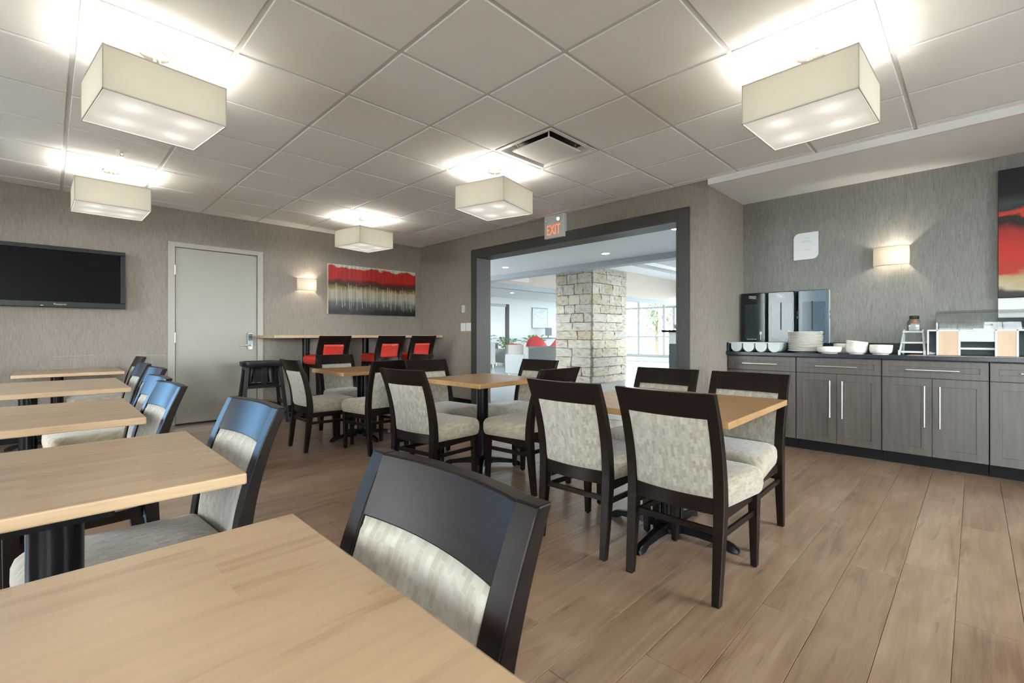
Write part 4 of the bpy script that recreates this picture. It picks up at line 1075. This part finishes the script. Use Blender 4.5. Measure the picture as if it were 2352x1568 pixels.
# ------------------------------------------------------------------ on the counter
# cutlery bin tray
cb = thing('cutlery_tray', 'grey plastic tray with four round bottomed cutlery bins on the counter', 'tray', (5.03, 1.535, ZC))
tw, td, tz = 0.245, 0.13, 0.085
rim = MB()
o1, o2 = rounded_rect(-td, -tw, td, tw, 0.02, 3), rounded_rect(-td + 0.016, -tw + 0.016, td - 0.016, tw - 0.016, 0.014, 3)
rim.rings([[(x, y, tz) for x, y in o1], [(x, y, tz + 0.008) for x, y in o1], [(x, y, tz + 0.008) for x, y in o2], [(x, y, tz) for x, y in o2], [(x, y, tz) for x, y in o1]], cap=False)
obj('rim', rim, 'bin_grey', cb)
for k in range(4):
    yk = -0.172 + 0.1147 * k; r_ = 0.051; prof = [(-r_, tz + 0.002), (-r_, 0.052)] + [(-r_ * math.cos(PI * j / 12), 0.052 - 0.052 * math.sin(PI * j / 12)) for j in range(1, 12)] + [(r_, 0.052), (r_, tz + 0.002)]
    inn = [(u * 0.93, z + 0.004 if z < 0.06 else z) for u, z in prof][::-1]
    loop = prof + inn
    bm_ = MB().rings([[(x, yk + u, z) for u, z in loop] for x in (-td + 0.018, td - 0.018)], cap=False)
    # half round end walls
    for x in (-td + 0.016, td - 0.019):
        bm_.rings([[(x, yk + u, z) for u, z in prof], [(x + 0.003, yk + u, z) for u, z in prof]])
    obj('bin', bm_, 'bin_grey', cb, smooth=40)
# cutlery dispensers
disp = [(1.655, 'fork', 'left smoked cutlery dispenser marked with a fork'), (1.391, 'knife', 'middle smoked cutlery dispenser marked with a knife'), (1.119, 'spoon', 'right smoked cutlery dispenser marked with a spoon')]
for i, (yc, kind, lab) in enumerate(disp):
    t = thing('cutlery_dispenser', lab, 'dispenser', (XR - 0.004, yc, 0.985), group='wall mounted cutlery dispensers')
    hw, hh, dp = 0.123, 0.52, 0.13
    obj('back_housing', MB().box((-0.055, -hw, 0), (0, hw, hh)), 'black_plastic' if i < 2 else 'bin_grey', t, bevel=0.004)
    cv = MB()
    o1 = rounded_rect(-hw, 0.0, hw, hh, 0.012, 3); o2 = rounded_rect(-hw + 0.008, 0.008, hw - 0.008, hh - 0.008, 0.01, 3)
    cv.rings([[(-0.055, y_, z_) for y_, z_ in o1], [(-dp + 0.01, y_, z_) for y_, z_ in o1], [(-dp, y_, z_) for y_, z_ in o2]], cap=False)
    n0 = len(cv.v); cv.f.append(tuple(range(n0 - len(o2), n0)))
    obj('cover', cv, 'smoke', t, smooth=30)
    obj('cutlery_chute', MB().box((-0.095, -hw + 0.03, 0.03), (-0.056, hw - 0.03, hh * 0.78)), 'dark_teal' if i < 2 else 'steel_blue', t, bevel=0.004)
    obj('level_slot', MB().box((-dp - 0.001, -0.006, 0.13), (-dp, 0.006, 0.41)), 'cabinet_shadow', t)
    obj('nozzle', MB().box((-dp + 0.005, -0.06, -0.03), (-0.03, 0.06, 0.0)), 'black_plastic', t, bevel=0.006)
    for k in range(2): obj('side_latch', MB().box((-0.05, -hw - 0.006, 0.24 + 0.05 * k), (-0.02, -hw, 0.27 + 0.05 * k)), 'chrome', t, bevel=0.003)
    # printed pictogram, label and name
    ic = MB(); yy, x_ = -0.075, -dp - 0.001
    def rect(y0, y1, z0, z1): ic.box((x_ - 0.0006, yy + y0, z0), (x_, yy + y1, z1))
    if kind == 'fork':
        rect(-0.003, 0.003, 0.025, 0.085); rect(-0.011, 0.011, 0.085, 0.095)
        for q in (-0.0095, -0.003, 0.0035): rect(q - 0.0012, q + 0.005, 0.095, 0.115)
    elif kind == 'knife':
        rect(-0.003, 0.004, 0.02, 0.07); rect(-0.003, 0.006, 0.07, 0.125)
    else:
        rect(-0.003, 0.003, 0.02, 0.085)
        ic.rings([[(x_ - 0.0006, yy + 0.012 * math.cos(2 * PI * k / 16), 0.10 + 0.017 * math.sin(2 * PI * k / 16)) for k in range(16)], [(x_, yy + 0.012 * math.cos(2 * PI * k / 16), 0.10 + 0.017 * math.sin(2 * PI * k / 16)) for k in range(16)]])
    obj('pictogram', ic, 'paper', t)
    if i < 2:
        lb = obj('label_frame', MB().box((-0.0006, -0.034, -0.013), (0, 0.034, -0.010)).box((-0.0006, -0.034, 0.010), (0, 0.034, 0.013)).box((-0.0006, -0.034, -0.010), (0, -0.031, 0.010)).box((-0.0006, 0.031, -0.010), (0, 0.034, 0.010)), 'paper', t, loc=(-dp - 0.0005, 0.005, 0.475), rot=(R(8), 0, 0))
        text('label_name', 'Dixie', 0.022, 'paper', lb, (-0.0004, 0, 0), FACE_NX)
        text('product_name', 'SmartStock', 0.021, 'paper', t, (-dp - 0.0008, 0.012, 0.035), FACE_NX)
# plates
ORD = ['first', 'second', 'third', 'fourth', 'fifth', 'sixth', 'seventh', 'eighth', 'ninth', 'tenth', 'eleventh', 'twelfth', 'thirteenth', 'fourteenth', 'fifteenth']
def plate_mesh(r, h):
    return MB().lathe([(0.002, 0.003), (r * 0.55, 0.0), (r * 0.58, 0.003), (r * 0.78, h * 0.5), (r, h), (r + 0.001, h + 0.004), (r - 0.003, h + 0.006), (r * 0.76, h * 0.5 + 0.005), (r * 0.60, 0.007), (0.002, 0.007)], n=36).mesh('plate', smooth=40)
pm = plate_mesh(0.142, 0.018); pm.materials.append(MATS['china'])
rp_ = random.Random(2)
for k in range(15):
    o = bpy.data.objects.new('plate', pm); link(o)
    o.location = (5.10 + rp_.uniform(-.003, .003), 1.145 + rp_.uniform(-.004, .004), ZC + 0.0124 * k)
    lab = 'white dinner plate on top of the tall plate stack' if k == 14 else ('white dinner plate at the bottom of the tall plate stack' if k == 0 else 'white dinner plate, %s from the top of the tall stack' % ORD[14 - k])
    tag(o, lab, 'plate', 'stacked dinner plates')
# bowls
def bowl_mesh(r, h, foot):
    return MB().lathe([(0.002, 0.004), (foot, 0.0), (foot + 0.002, 0.006), (r * 0.86, h * 0.20), (r * 0.955, h * 0.42), (r * 0.985, h * 0.75), (r, h), (r - 0.004, h + 0.001), (r * 0.94, h * 0.72), (r * 0.90, h * 0.42), (r * 0.78, h * 0.24 + 0.003), (0.002, 0.012)], n=36).mesh('bowl', smooth=40)
bA = bowl_mesh(0.100, 0.048, 0.062); bB = bowl_mesh(0.080, 0.055, 0.054)
for m_ in (bA, bB): m_.materials.append(MATS['china'])
def stack(me, x, y, n, dz, names, grp, tilt=0.0):
    for k in range(n):
        o = bpy.data.objects.new('bowl', me); link(o); o.location = (x + 0.002 * (k % 2), y - 0.001 * (k % 3), ZC + dz * k)
        if k == n - 1 and tilt: o.rotation_euler = (R(tilt), 0, 0); o.location.z += 0.004
        tag(o, names[1] if k == n - 1 else names[0] + ((', %s from the top' % ORD[n - 1 - k]) if n > 2 else ''), 'bowl', grp)
stack(bA, 4.99, 0.93, 2, 0.012, ('wide white bowl at the bottom of the low stack beside the plates', 'wide white bowl on top of the low stack beside the plates'), 'wide bowls beside the plates')
stack(bA, 5.22, 0.845, 3, 0.018, ('white bowl inside the half hidden stack behind the other bowls', 'white bowl on top of the half hidden stack behind the other bowls'), 'bowls behind the others')
stack(bB, 5.00, 0.735, 4, 0.017, ('white cereal bowl inside the middle bowl stack', 'tilted white cereal bowl on top of the middle bowl stack'), 'middle stack of cereal bowls', 6)
stack(bB, 5.00, 0.566, 3, 0.013, ('white cereal bowl inside the right bowl stack', 'white cereal bowl on top of the right bowl stack'), 'right stack of cereal bowls')
# tiered rack with jar
rk = thing('tiered_rack', 'small white ladder shaped condiment rack on the counter', 'rack', (5.08, 0.365, ZC))
for s in (-1, 1):
    obj('side_rail', MB().bar((-0.10, s * 0.078, 0.004), (0.06, s * 0.058, 0.205), 0.012, 0.018), 'melamine_white', rk, bevel=0.002)
    obj('rear_leg', MB().bar((0.08, s * 0.070, 0.0), (0.062, s * 0.058, 0.205), 0.012, 0.012), 'melamine_white', rk, bevel=0.002)
    obj('foot', MB().box((-0.115, s * 0.078 - 0.008, 0.0), (-0.095, s * 0.078 + 0.008, 0.038)), 'melamine_white', rk, bevel=0.002)
for z, x, dpt in ((0.025, -0.085, 0.07), (0.10, -0.025, 0.07), (0.19, 0.045, 0.09)):
    obj('shelf', MB().box((x - dpt / 2, -0.066, z - 0.007), (x + dpt / 2, 0.066, z + 0.007)), 'melamine_white', rk, bevel=0.002)
jr = thing('jar', 'clear square jar of packets with a dark lid on the rack', 'jar', (5.122, 0.36, ZC + 0.1975))
obj('glass_body', MB().rings([[(x, y, z) for x, y in rounded_rect(-w_, -w_, w_, w_, 0.012, 3)] for w_, z in ((0.038, 0.0), (0.042, 0.006), (0.042, 0.075), (0.030, 0.092), (0.028, 0.105))], cap=False), 'jar_glass', jr, smooth=40)
obj('packets', MB().box((-0.034, -0.034, 0.003), (0.034, 0.034, 0.05)).box((-0.026, -0.03, 0.05), (0.03, 0.022, 0.062)), 'paper', jr, bevel=0.004)
obj('contents', MB().lathe([(0.022, 0.062), (0.026, 0.075), (0.024, 0.098), (0.002, 0.10)], n=16), 'jar_food', jr, smooth=40)
obj('lid', MB().lathe([(0.031, 0.100), (0.033, 0.104), (0.033, 0.122), (0.030, 0.127), (0.002, 0.127)], n=24), 'black_plastic', jr, smooth=40)
# bread case with acrylic dome
bc = thing('bread_case', 'white and beech bread display case with a clear dome on the counter', 'display case', (5.08, -0.09, ZC))
WY0, WY1, XD0, XD1, BH = -0.36, 0.36, -0.13, 0.16, 0.205
for yy, ww2 in ((0.355, 0.010), (0.30, 0.012), (0.175, 0.012), (-0.02, 0.012), (-0.128, 0.012), (-0.30, 0.012)):
    obj('post', MB().box((XD0, yy - ww2 / 2, 0.0), (XD0 + 0.02, yy + ww2 / 2, BH)), 'melamine_white', bc, bevel=0.001)
obj('beech_panel', MB().box((XD0 + 0.002, 0.181, 0.006), (XD0 + 0.016, 0.294, BH - 0.012)), 'beech_panel', bc)
obj('beech_panel', MB().box((XD0 + 0.002, -0.122, 0.006), (XD0 + 0.016, -0.026, BH - 0.012)), 'beech_panel', bc)
obj('drop_front', MB().box((XD0 + 0.004, -0.014, 0.112), (XD0 + 0.014, 0.169, BH - 0.012)), 'bin_grey', bc, bevel=0.002)
obj('cross_rail', MB().box((XD0 + 0.03, -0.014, 0.052), (XD0 + 0.05, 0.169, 0.066)), 'melamine_white', bc)
obj('base_tray', MB().box((XD0, WY0, 0.0), (XD1, WY1, 0.006)), 'dark_teal', bc)
obj('shelf', MB().box((XD0, WY0, BH - 0.012), (XD1, WY1, BH)), 'melamine_white', bc, bevel=0.002)
obj('rear_panel', MB().box((XD1 - 0.012, WY0, 0.006), (XD1, WY1, BH - 0.012)), 'dark_teal', bc)
obj('end_panel', MB().box((XD0 + 0.02, WY0, 0.006), (XD1 - 0.012, WY0 + 0.012, BH - 0.012)), 'melamine_white', bc)
dm = MB(); pr_ = [(-0.12, 0.0), (-0.12, 0.06)] + [(-0.12 + 0.10 * (1 - math.cos(PI / 2 * k / 6)), 0.06 + 0.09 * math.sin(PI / 2 * k / 6)) for k in range(1, 7)] + [(0.06, 0.15)] + [(0.06 + 0.09 * math.sin(PI / 2 * k / 6), 0.15 - 0.09 * (1 - math.cos(PI / 2 * k / 6))) for k in range(1, 7)] + [(0.15, 0.0)]
ye = [(0.315, 0.90), (0.31, 0.97), (0.295, 1.0), (-0.17, 1.0), (-0.19, 0.97), (-0.20, 0.90)]
cx_ = 0.015
dm.rings([[(cx_ + (x - cx_) * s, y_, BH + z * s) for x, z in pr_] for y_, s in ye], closed=False, cap=False)
for y_, s in (ye[0], ye[-1]):
    n0 = len(dm.v); dm.v += [(cx_ + (x - cx_) * s, y_, BH + z * s) for x, z in pr_]; dm.f.append(tuple(range(n0, n0 + len(pr_))))
obj('dome', dm, 'acrylic', bc, smooth=40)
obj('handle', MB().tube([(-0.11, 0.14, BH + 0.03), (-0.145, 0.14, BH + 0.035), (-0.145, 0.0, BH + 0.035), (-0.11, 0.0, BH + 0.03)], 0.006, 8), 'acrylic', bc, smooth=40)
obj('tongs_rest', MB().box((-0.10, 0.0, BH), (0.10, 0.10, BH + 0.006)), 'melamine_white', bc)
# serving plate inside the case's open left bay
so_ = thing('scoop', 'small white scoop lying under the bread case shelf', 'scoop', (4.99, 0.245, ZC + 0.006))
obj('bowl', MB().lathe([(0.002, 0.0), (0.018, 0.002), (0.026, 0.016), (0.024, 0.017), (0.016, 0.006), (0.002, 0.004)], n=20), 'melamine_white', so_, smooth=40)
obj('handle', MB().tube([(0.02, 0.0, 0.012), (0.06, 0.01, 0.02), (0.09, 0.015, 0.02)], 0.005, 8), 'melamine_white', so_, smooth=40)
# cloth runner edge on the counter
rn = tag(obj('counter_mat', MB().prism(rounded_rect(-0.19, -0.42, 0.16, 0.42, 0.02, 3), 0, 0.002), 'beech_panel', None, (5.08, -0.03, ZC)), 'thin pale mat under the rack and the bread case', 'mat')
for o_ in (rk, bc, so_, jr): o_.location.z += 0.002
# on the counter wall: notice, painting, white panel
nt = thing('wall_notice', 'white paper notice with two teal corners on the grey wall', 'notice', (XR, 1.20, 1.822))
obj('backing', MB().box((-0.010, -0.108, 0), (0, 0.108, 0.268)), 'teal_print', nt, bevel=0.001)
poly = [(0.1075, 0.0), (0.1075, 0.21)] + [(0.1075 - 0.055 * (1 - math.cos(PI / 2 * k / 6)), 0.21 + 0.0575 * math.sin(PI / 2 * k / 6)) for k in range(1, 7)] + [(-0.1075, 0.2675), (-0.1075, 0.055)] + [(-0.1075 + 0.055 * (1 - math.cos(PI / 2 * k / 6)), 0.055 - 0.0545 * math.sin(PI / 2 * k / 6)) for k in range(1, 7)]
obj('sheet', MB().rings([[(-0.010, y_, z_) for y_, z_ in poly], [(-0.0115, y_, z_) for y_, z_ in poly]]), 'paper', nt)
for z_, y0, y1 in ((0.212, -0.03, 0.022), (0.180, -0.045, 0.04), (0.170, -0.04, 0.038), (0.095, -0.05, 0.012)):
    obj('faint_line', MB().box((-0.0119, y0, z_), (-0.0115, y1, z_ + 0.004)), 'faint_print', nt)
p2 = thing('painting', 'tall dark canvas with red and gold bands at the right edge', 'painting', (XR, -0.69, 1.36))
obj('canvas', MB().box((-0.04, -0.56, 0), (-0.003, 0.56, 1.01)), 'canvas_dark', p2, bevel=0.002)
obj('picture', MB().box((-0.042, -0.558, 0.002), (-0.04, 0.558, 1.008)), 'art_bands', p2)
p3 = thing('wall_panel', 'plain white panel on the wall below the tall dark canvas', 'panel', (XR, -0.69, 1.20))
obj('board', MB().box((-0.02, -0.56, 0.0), (-0.002, 0.56, 0.155)), 'white_paint', p3, bevel=0.002)
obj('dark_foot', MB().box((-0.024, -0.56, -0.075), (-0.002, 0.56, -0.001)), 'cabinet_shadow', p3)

# ------------------------------------------------------------------ lobby furniture
def lounge_seat(name, label, cat, x, y, rz, w, dpt, hgt, m, cush=None):
    """box armed lounge seat; faces local +Y, back at y=0"""
    t = thing(name, label, cat, (x, y, 0), R(rz))
    obj('back', MB().box((-w / 2, 0, 0.12), (w / 2, 0.14, hgt)), m, t, bevel=0.02)
    for s in (-1, 1): obj('arm', MB().box((s * w / 2 - (0.12 if s > 0 else 0), 0.14, 0.12), (s * w / 2 + (0 if s > 0 else 0.12), dpt, 0.60)), m, t, bevel=0.02)
    obj('seat_cushion', MB().box((-w / 2 + 0.12, 0.14, 0.16), (w / 2 - 0.12, dpt, 0.43)), cush or m, t, bevel=0.03)
    obj('back_cushion', MB().box((-w / 2 + 0.13, 0.14, 0.43), (w / 2 - 0.13, 0.28, hgt + 0.03)), cush or m, t, bevel=0.03)
    for sx in (-1, 1):
        for yy in (0.06, dpt - 0.06): obj('leg', MB().cyl((sx * (w / 2 - 0.07), yy, 0), (sx * (w / 2 - 0.07), yy, 0.13), 0.022, n=12), 'brushed_nickel', t, smooth=40)
    return t
lounge_seat('sofa', 'grey lobby sofa with its back to the dining room, left of the stone column', 'sofa', 8.85, 7.45, 0, 1.7, 0.8, 0.76, 'grey_upholstery')
lounge_seat('armchair', 'pale armchair with a red cushion beyond the grey sofa', 'armchair', 11.35, 11.15, 0, 0.75, 0.75, 0.74, 'stone_upholstery', 'red_upholstery')
lounge_seat('armchair', 'grey upholstered lobby armchair at the left casing', 'armchair', 10.05, 11.1, 10, 0.70, 0.75, 0.84, 'grey_upholstery')
lounge_seat('armchair', 'dark armchair standing between the pale armchair and the left casing', 'armchair', 11.9, 12.9, 80, 0.7, 0.7, 0.78, 'dark_teal')
# red tub chair
def tub(x, y, rz, label):
    t = thing('tub_chair', label, 'armchair', (x, y, 0), R(rz), 'red tub chairs in the lobby')
    n = 20; rings = []
    for k in range(n + 1):
        a = R(-30 + 240 * k / n); c, s = math.cos(a), math.sin(a)
        zt = 0.62 + 0.42 * max(0, s) ** 1.5
        rings.append([(0.34 * c, 0.32 * s, 0.28), (0.40 * c, 0.38 * s, zt), (0.33 * c, 0.31 * s, zt + 0.01), (0.28 * c, 0.26 * s, 0.28)])
    obj('shell', MB().rings(rings), 'red_upholstery', t, smooth=50)
    obj('seat', MB().lathe([(0.28, 0.26), (0.33, 0.30), (0.33, 0.40), (0.27, 0.44), (0.01, 0.45)], n=24), 'red_upholstery', t, smooth=50)
    obj('pedestal', MB().lathe([(0.24, 0.0), (0.24, 0.02), (0.04, 0.04), (0.035, 0.27)], n=20), 'brushed_nickel', t, smooth=40)
tub(12.1, 10.85, 120, 'red swivel tub chair behind the grey sofa')
tub(13.4, 11.3, 200, 'red tub chair half hidden by the stone column')
# desk with monitor and lamp by the white wall
dk = thing('writing_desk', 'dark writing desk against the white lobby wall', 'desk', (16.6, 13.9, 0))
obj('top', MB().box((-1.2, -0.35, 0.90), (1.2, 0.35, 0.95)), 'dark_teal', dk, bevel=0.005)
for s in (-1, 1): obj('leg_panel', MB().box((s * 1.1 - 0.03, -0.3, 0), (s * 1.1 + 0.03, 0.3, 0.90)), 'dark_teal', dk)
mo = thing('monitor', 'computer monitor on the dark writing desk', 'monitor', (16.2, 13.85, 0.95))
obj('stand', MB().box((-0.12, -0.08, 0), (0.12, 0.08, 0.015)).box((-0.02, -0.01, 0.015), (0.02, 0.01, 0.2)), 'black_plastic', mo)
obj('screen', MB().box((-0.22, -0.03, 0.10), (0.22, -0.01, 0.46)), 'dark_teal', mo, bevel=0.005)
dl = thing('desk_lamp', 'thin desk lamp beside the monitor', 'lamp', (17.4, 13.85, 0.95))
obj('base', MB().lathe([(0.10, 0), (0.10, 0.015), (0.02, 0.02)], n=20), 'dark_teal', dl)
obj('arm', MB().tube([(0, 0, 0.02), (-0.12, 0, 0.35), (-0.38, 0, 0.42)], 0.015, 8), 'dark_teal', dl)
# picture and framed doorway on the white wall
lp = thing('framed_print', 'pale framed print on the white lobby wall', 'picture', (16.33, 14.5, 1.38))
obj('frame', MB().box((-0.55, -0.04, 0), (0.55, 0, 0.97)), 'grey_upholstery', lp, bevel=0.005)
obj('print', MB().box((-0.51, -0.045, 0.04), (0.51, -0.04, 0.93)), 'art_print', lp)
lo = struct('trim_3', label='dark framed alcove in the white lobby wall')
obj('jamb', MB().box((14.05, 14.42, 0), (14.25, 14.5, 2.42)), 'casing_grey', lo)
obj('jamb', MB().box((12.6, 14.42, 0), (12.8, 14.5, 2.42)), 'casing_grey', lo)
obj('head', MB().box((12.8, 14.42, 2.30), (14.05, 14.5, 2.42)), 'lobby_beam', lo)
obj('alcove_panel', MB().box((12.8, 14.46, 0), (14.05, 14.5, 2.30)), 'lobby_wall', lo)
# plants
def palm(x, y, label, hgt, n, seed, spread):
    t = thing('potted_palm', label, 'plant', (x, y, 0), group='potted plants in the lobby')
    obj('pot', MB().lathe([(0.15, 0), (0.20, 0.35), (0.22, 0.40), (0.19, 0.40), (0.17, 0.34), (0.01, 0.34)], n=24), 'dark_teal', t, smooth=40)
    r_ = random.Random(seed)
    for k in range(n):
        a = 2 * PI * k / n + r_.uniform(-.3, .3); el = r_.uniform(0.35, 1.0); L = hgt * r_.uniform(0.75, 1.0)
        pts = []
        for s in range(9):
            u = s / 8; rad = spread * u * el * 1.3; zz = 0.36 + L * (u * 1.35 - 0.55 * u * u * (0.6 + el))
            pts.append(Vector((rad * math.cos(a), rad * math.sin(a), zz)))
        fr_ = MB(); sd = Vector((-math.sin(a), math.cos(a), 0))
        fr_.tube(pts, [0.008 * (1 - 0.8 * s / 8) + 0.001 for s in range(9)], 5)
        for s in range(2, 9):
            for q in (-1, 1):
                p = pts[s]; d = (pts[s] - pts[s - 1]).normalized(); Lf = 0.20 * (1 - abs(s - 5) / 6)
                tip = p + sd * q * Lf + d * Lf * 0.7 - Vector((0, 0, Lf * 0.35)); md = p + sd * q * Lf * 0.5 + d * Lf * 0.45
                fr_.add([p, md + d * 0.022, tip, md - d * 0.022, md + Vector((0, 0, 0.004))], [(0, 1, 4), (1, 2, 4), (2, 3, 4), (3, 0, 4)])
        obj('frond', fr_, 'leaf', t)
palm(10.55, 12.3, 'tall potted palm behind the left casing of the opening', 1.15, 13, 4, 0.75)
palm(13.0, 13.3, 'low leafy plant beyond the pale armchair', 0.85, 12, 8, 0.55)
palm(14.35, 13.0, 'leafy plant between the pale armchair and the red tub chair', 0.95, 12, 9, 0.55)
# reception desk with a bowl
rd = thing('reception_desk', 'dark reception desk with a pale upper front at the right casing', 'desk', (8.4, 4.15, 0))
obj('lower_front', MB().box((0.0, -2.0, 0), (1.6, 0.0, 0.90)), 'dark_teal', rd, bevel=0.005)
obj('upper_front', MB().box((0.0, -2.0, 0.90), (0.5, 0.0, 1.12)), 'lobby_wall', rd)
obj('ledge', MB().box((-0.10, -2.05, 1.12), (0.55, 0.10, 1.16)), 'black_iron', rd, bevel=0.004)
bo = thing('serving_bowl', 'small pale bowl on the ledge of the reception desk', 'bowl', (8.60, 4.02, 1.16))
obj('body', MB().lathe([(0.05, 0), (0.11, 0.05), (0.13, 0.11), (0.12, 0.11), (0.10, 0.055), (0.01, 0.012)], n=24), 'stone_upholstery', bo, smooth=40)
em = tag(obj('entrance_mat', MB().prism(rounded_rect(-1.6, -1.2, 1.6, 1.2, 0.05, 3), 0, 0.012), 'mat_grey', None, (18.4, 9.3, 0)), 'grey mat on the lobby floor before the glazed entrance', 'mat')
le = thing('exit_sign', 'second exit sign far away in the lobby over the entrance', 'sign', (20.84, 9.05, 3.0))
obj('housing', MB().box((-0.06, -0.24, 0), (0, 0.24, 0.34)), 'exit_housing', le, bevel=0.004)
text('letters', 'EXIT', 0.20, 'exit_letter', le, (-0.0615, 0, 0.15), FACE_NX)
# trees outside the entrance
def tree(x, y, hgt, r, seed, label):
    t = thing('garden_tree', label, 'tree', (x, y, -0.3), group='trees outside the entrance')
    obj('trunk', MB().tube([(0, 0, 0), (0.05, 0.03, hgt * 0.35), (0.0, -0.04, hgt * 0.6)], [0.14, 0.10, 0.06], 8), 'bark', t, smooth=40)
    q = random.Random(seed); fo = MB()
    for k in range(1400):
        a, b_ = q.uniform(0, 2 * PI), math.acos(q.uniform(-1, 1)); rad = r * q.uniform(0.35, 1.0) * (0.8 + 0.3 * math.sin(3 * a + seed))
        p = Vector((rad * math.sin(b_) * math.cos(a), rad * math.sin(b_) * math.sin(a), hgt * 0.58 + rad * 1.25 * math.cos(b_)))
        u = Vector((q.uniform(-1, 1), q.uniform(-1, 1), q.uniform(-1, 1))).normalized() * 0.13; w = u.orthogonal().normalized() * 0.07
        fo.add([p - u, p + w, p + u, p - w], [(0, 1, 2, 3)])
    obj('foliage', fo, 'leaf_out', t)['kind'] = 'stuff'
tree(27.5, 11.4, 4.6, 1.9, 1, 'bushy tree outside behind the sliding entrance doors')
tree(29.0, 15.2, 5.0, 2.2, 2, 'tree outside left of the entrance doors')
tree(30.5, 8.6, 4.6, 2.0, 3, 'tree outside right of the entrance doors')
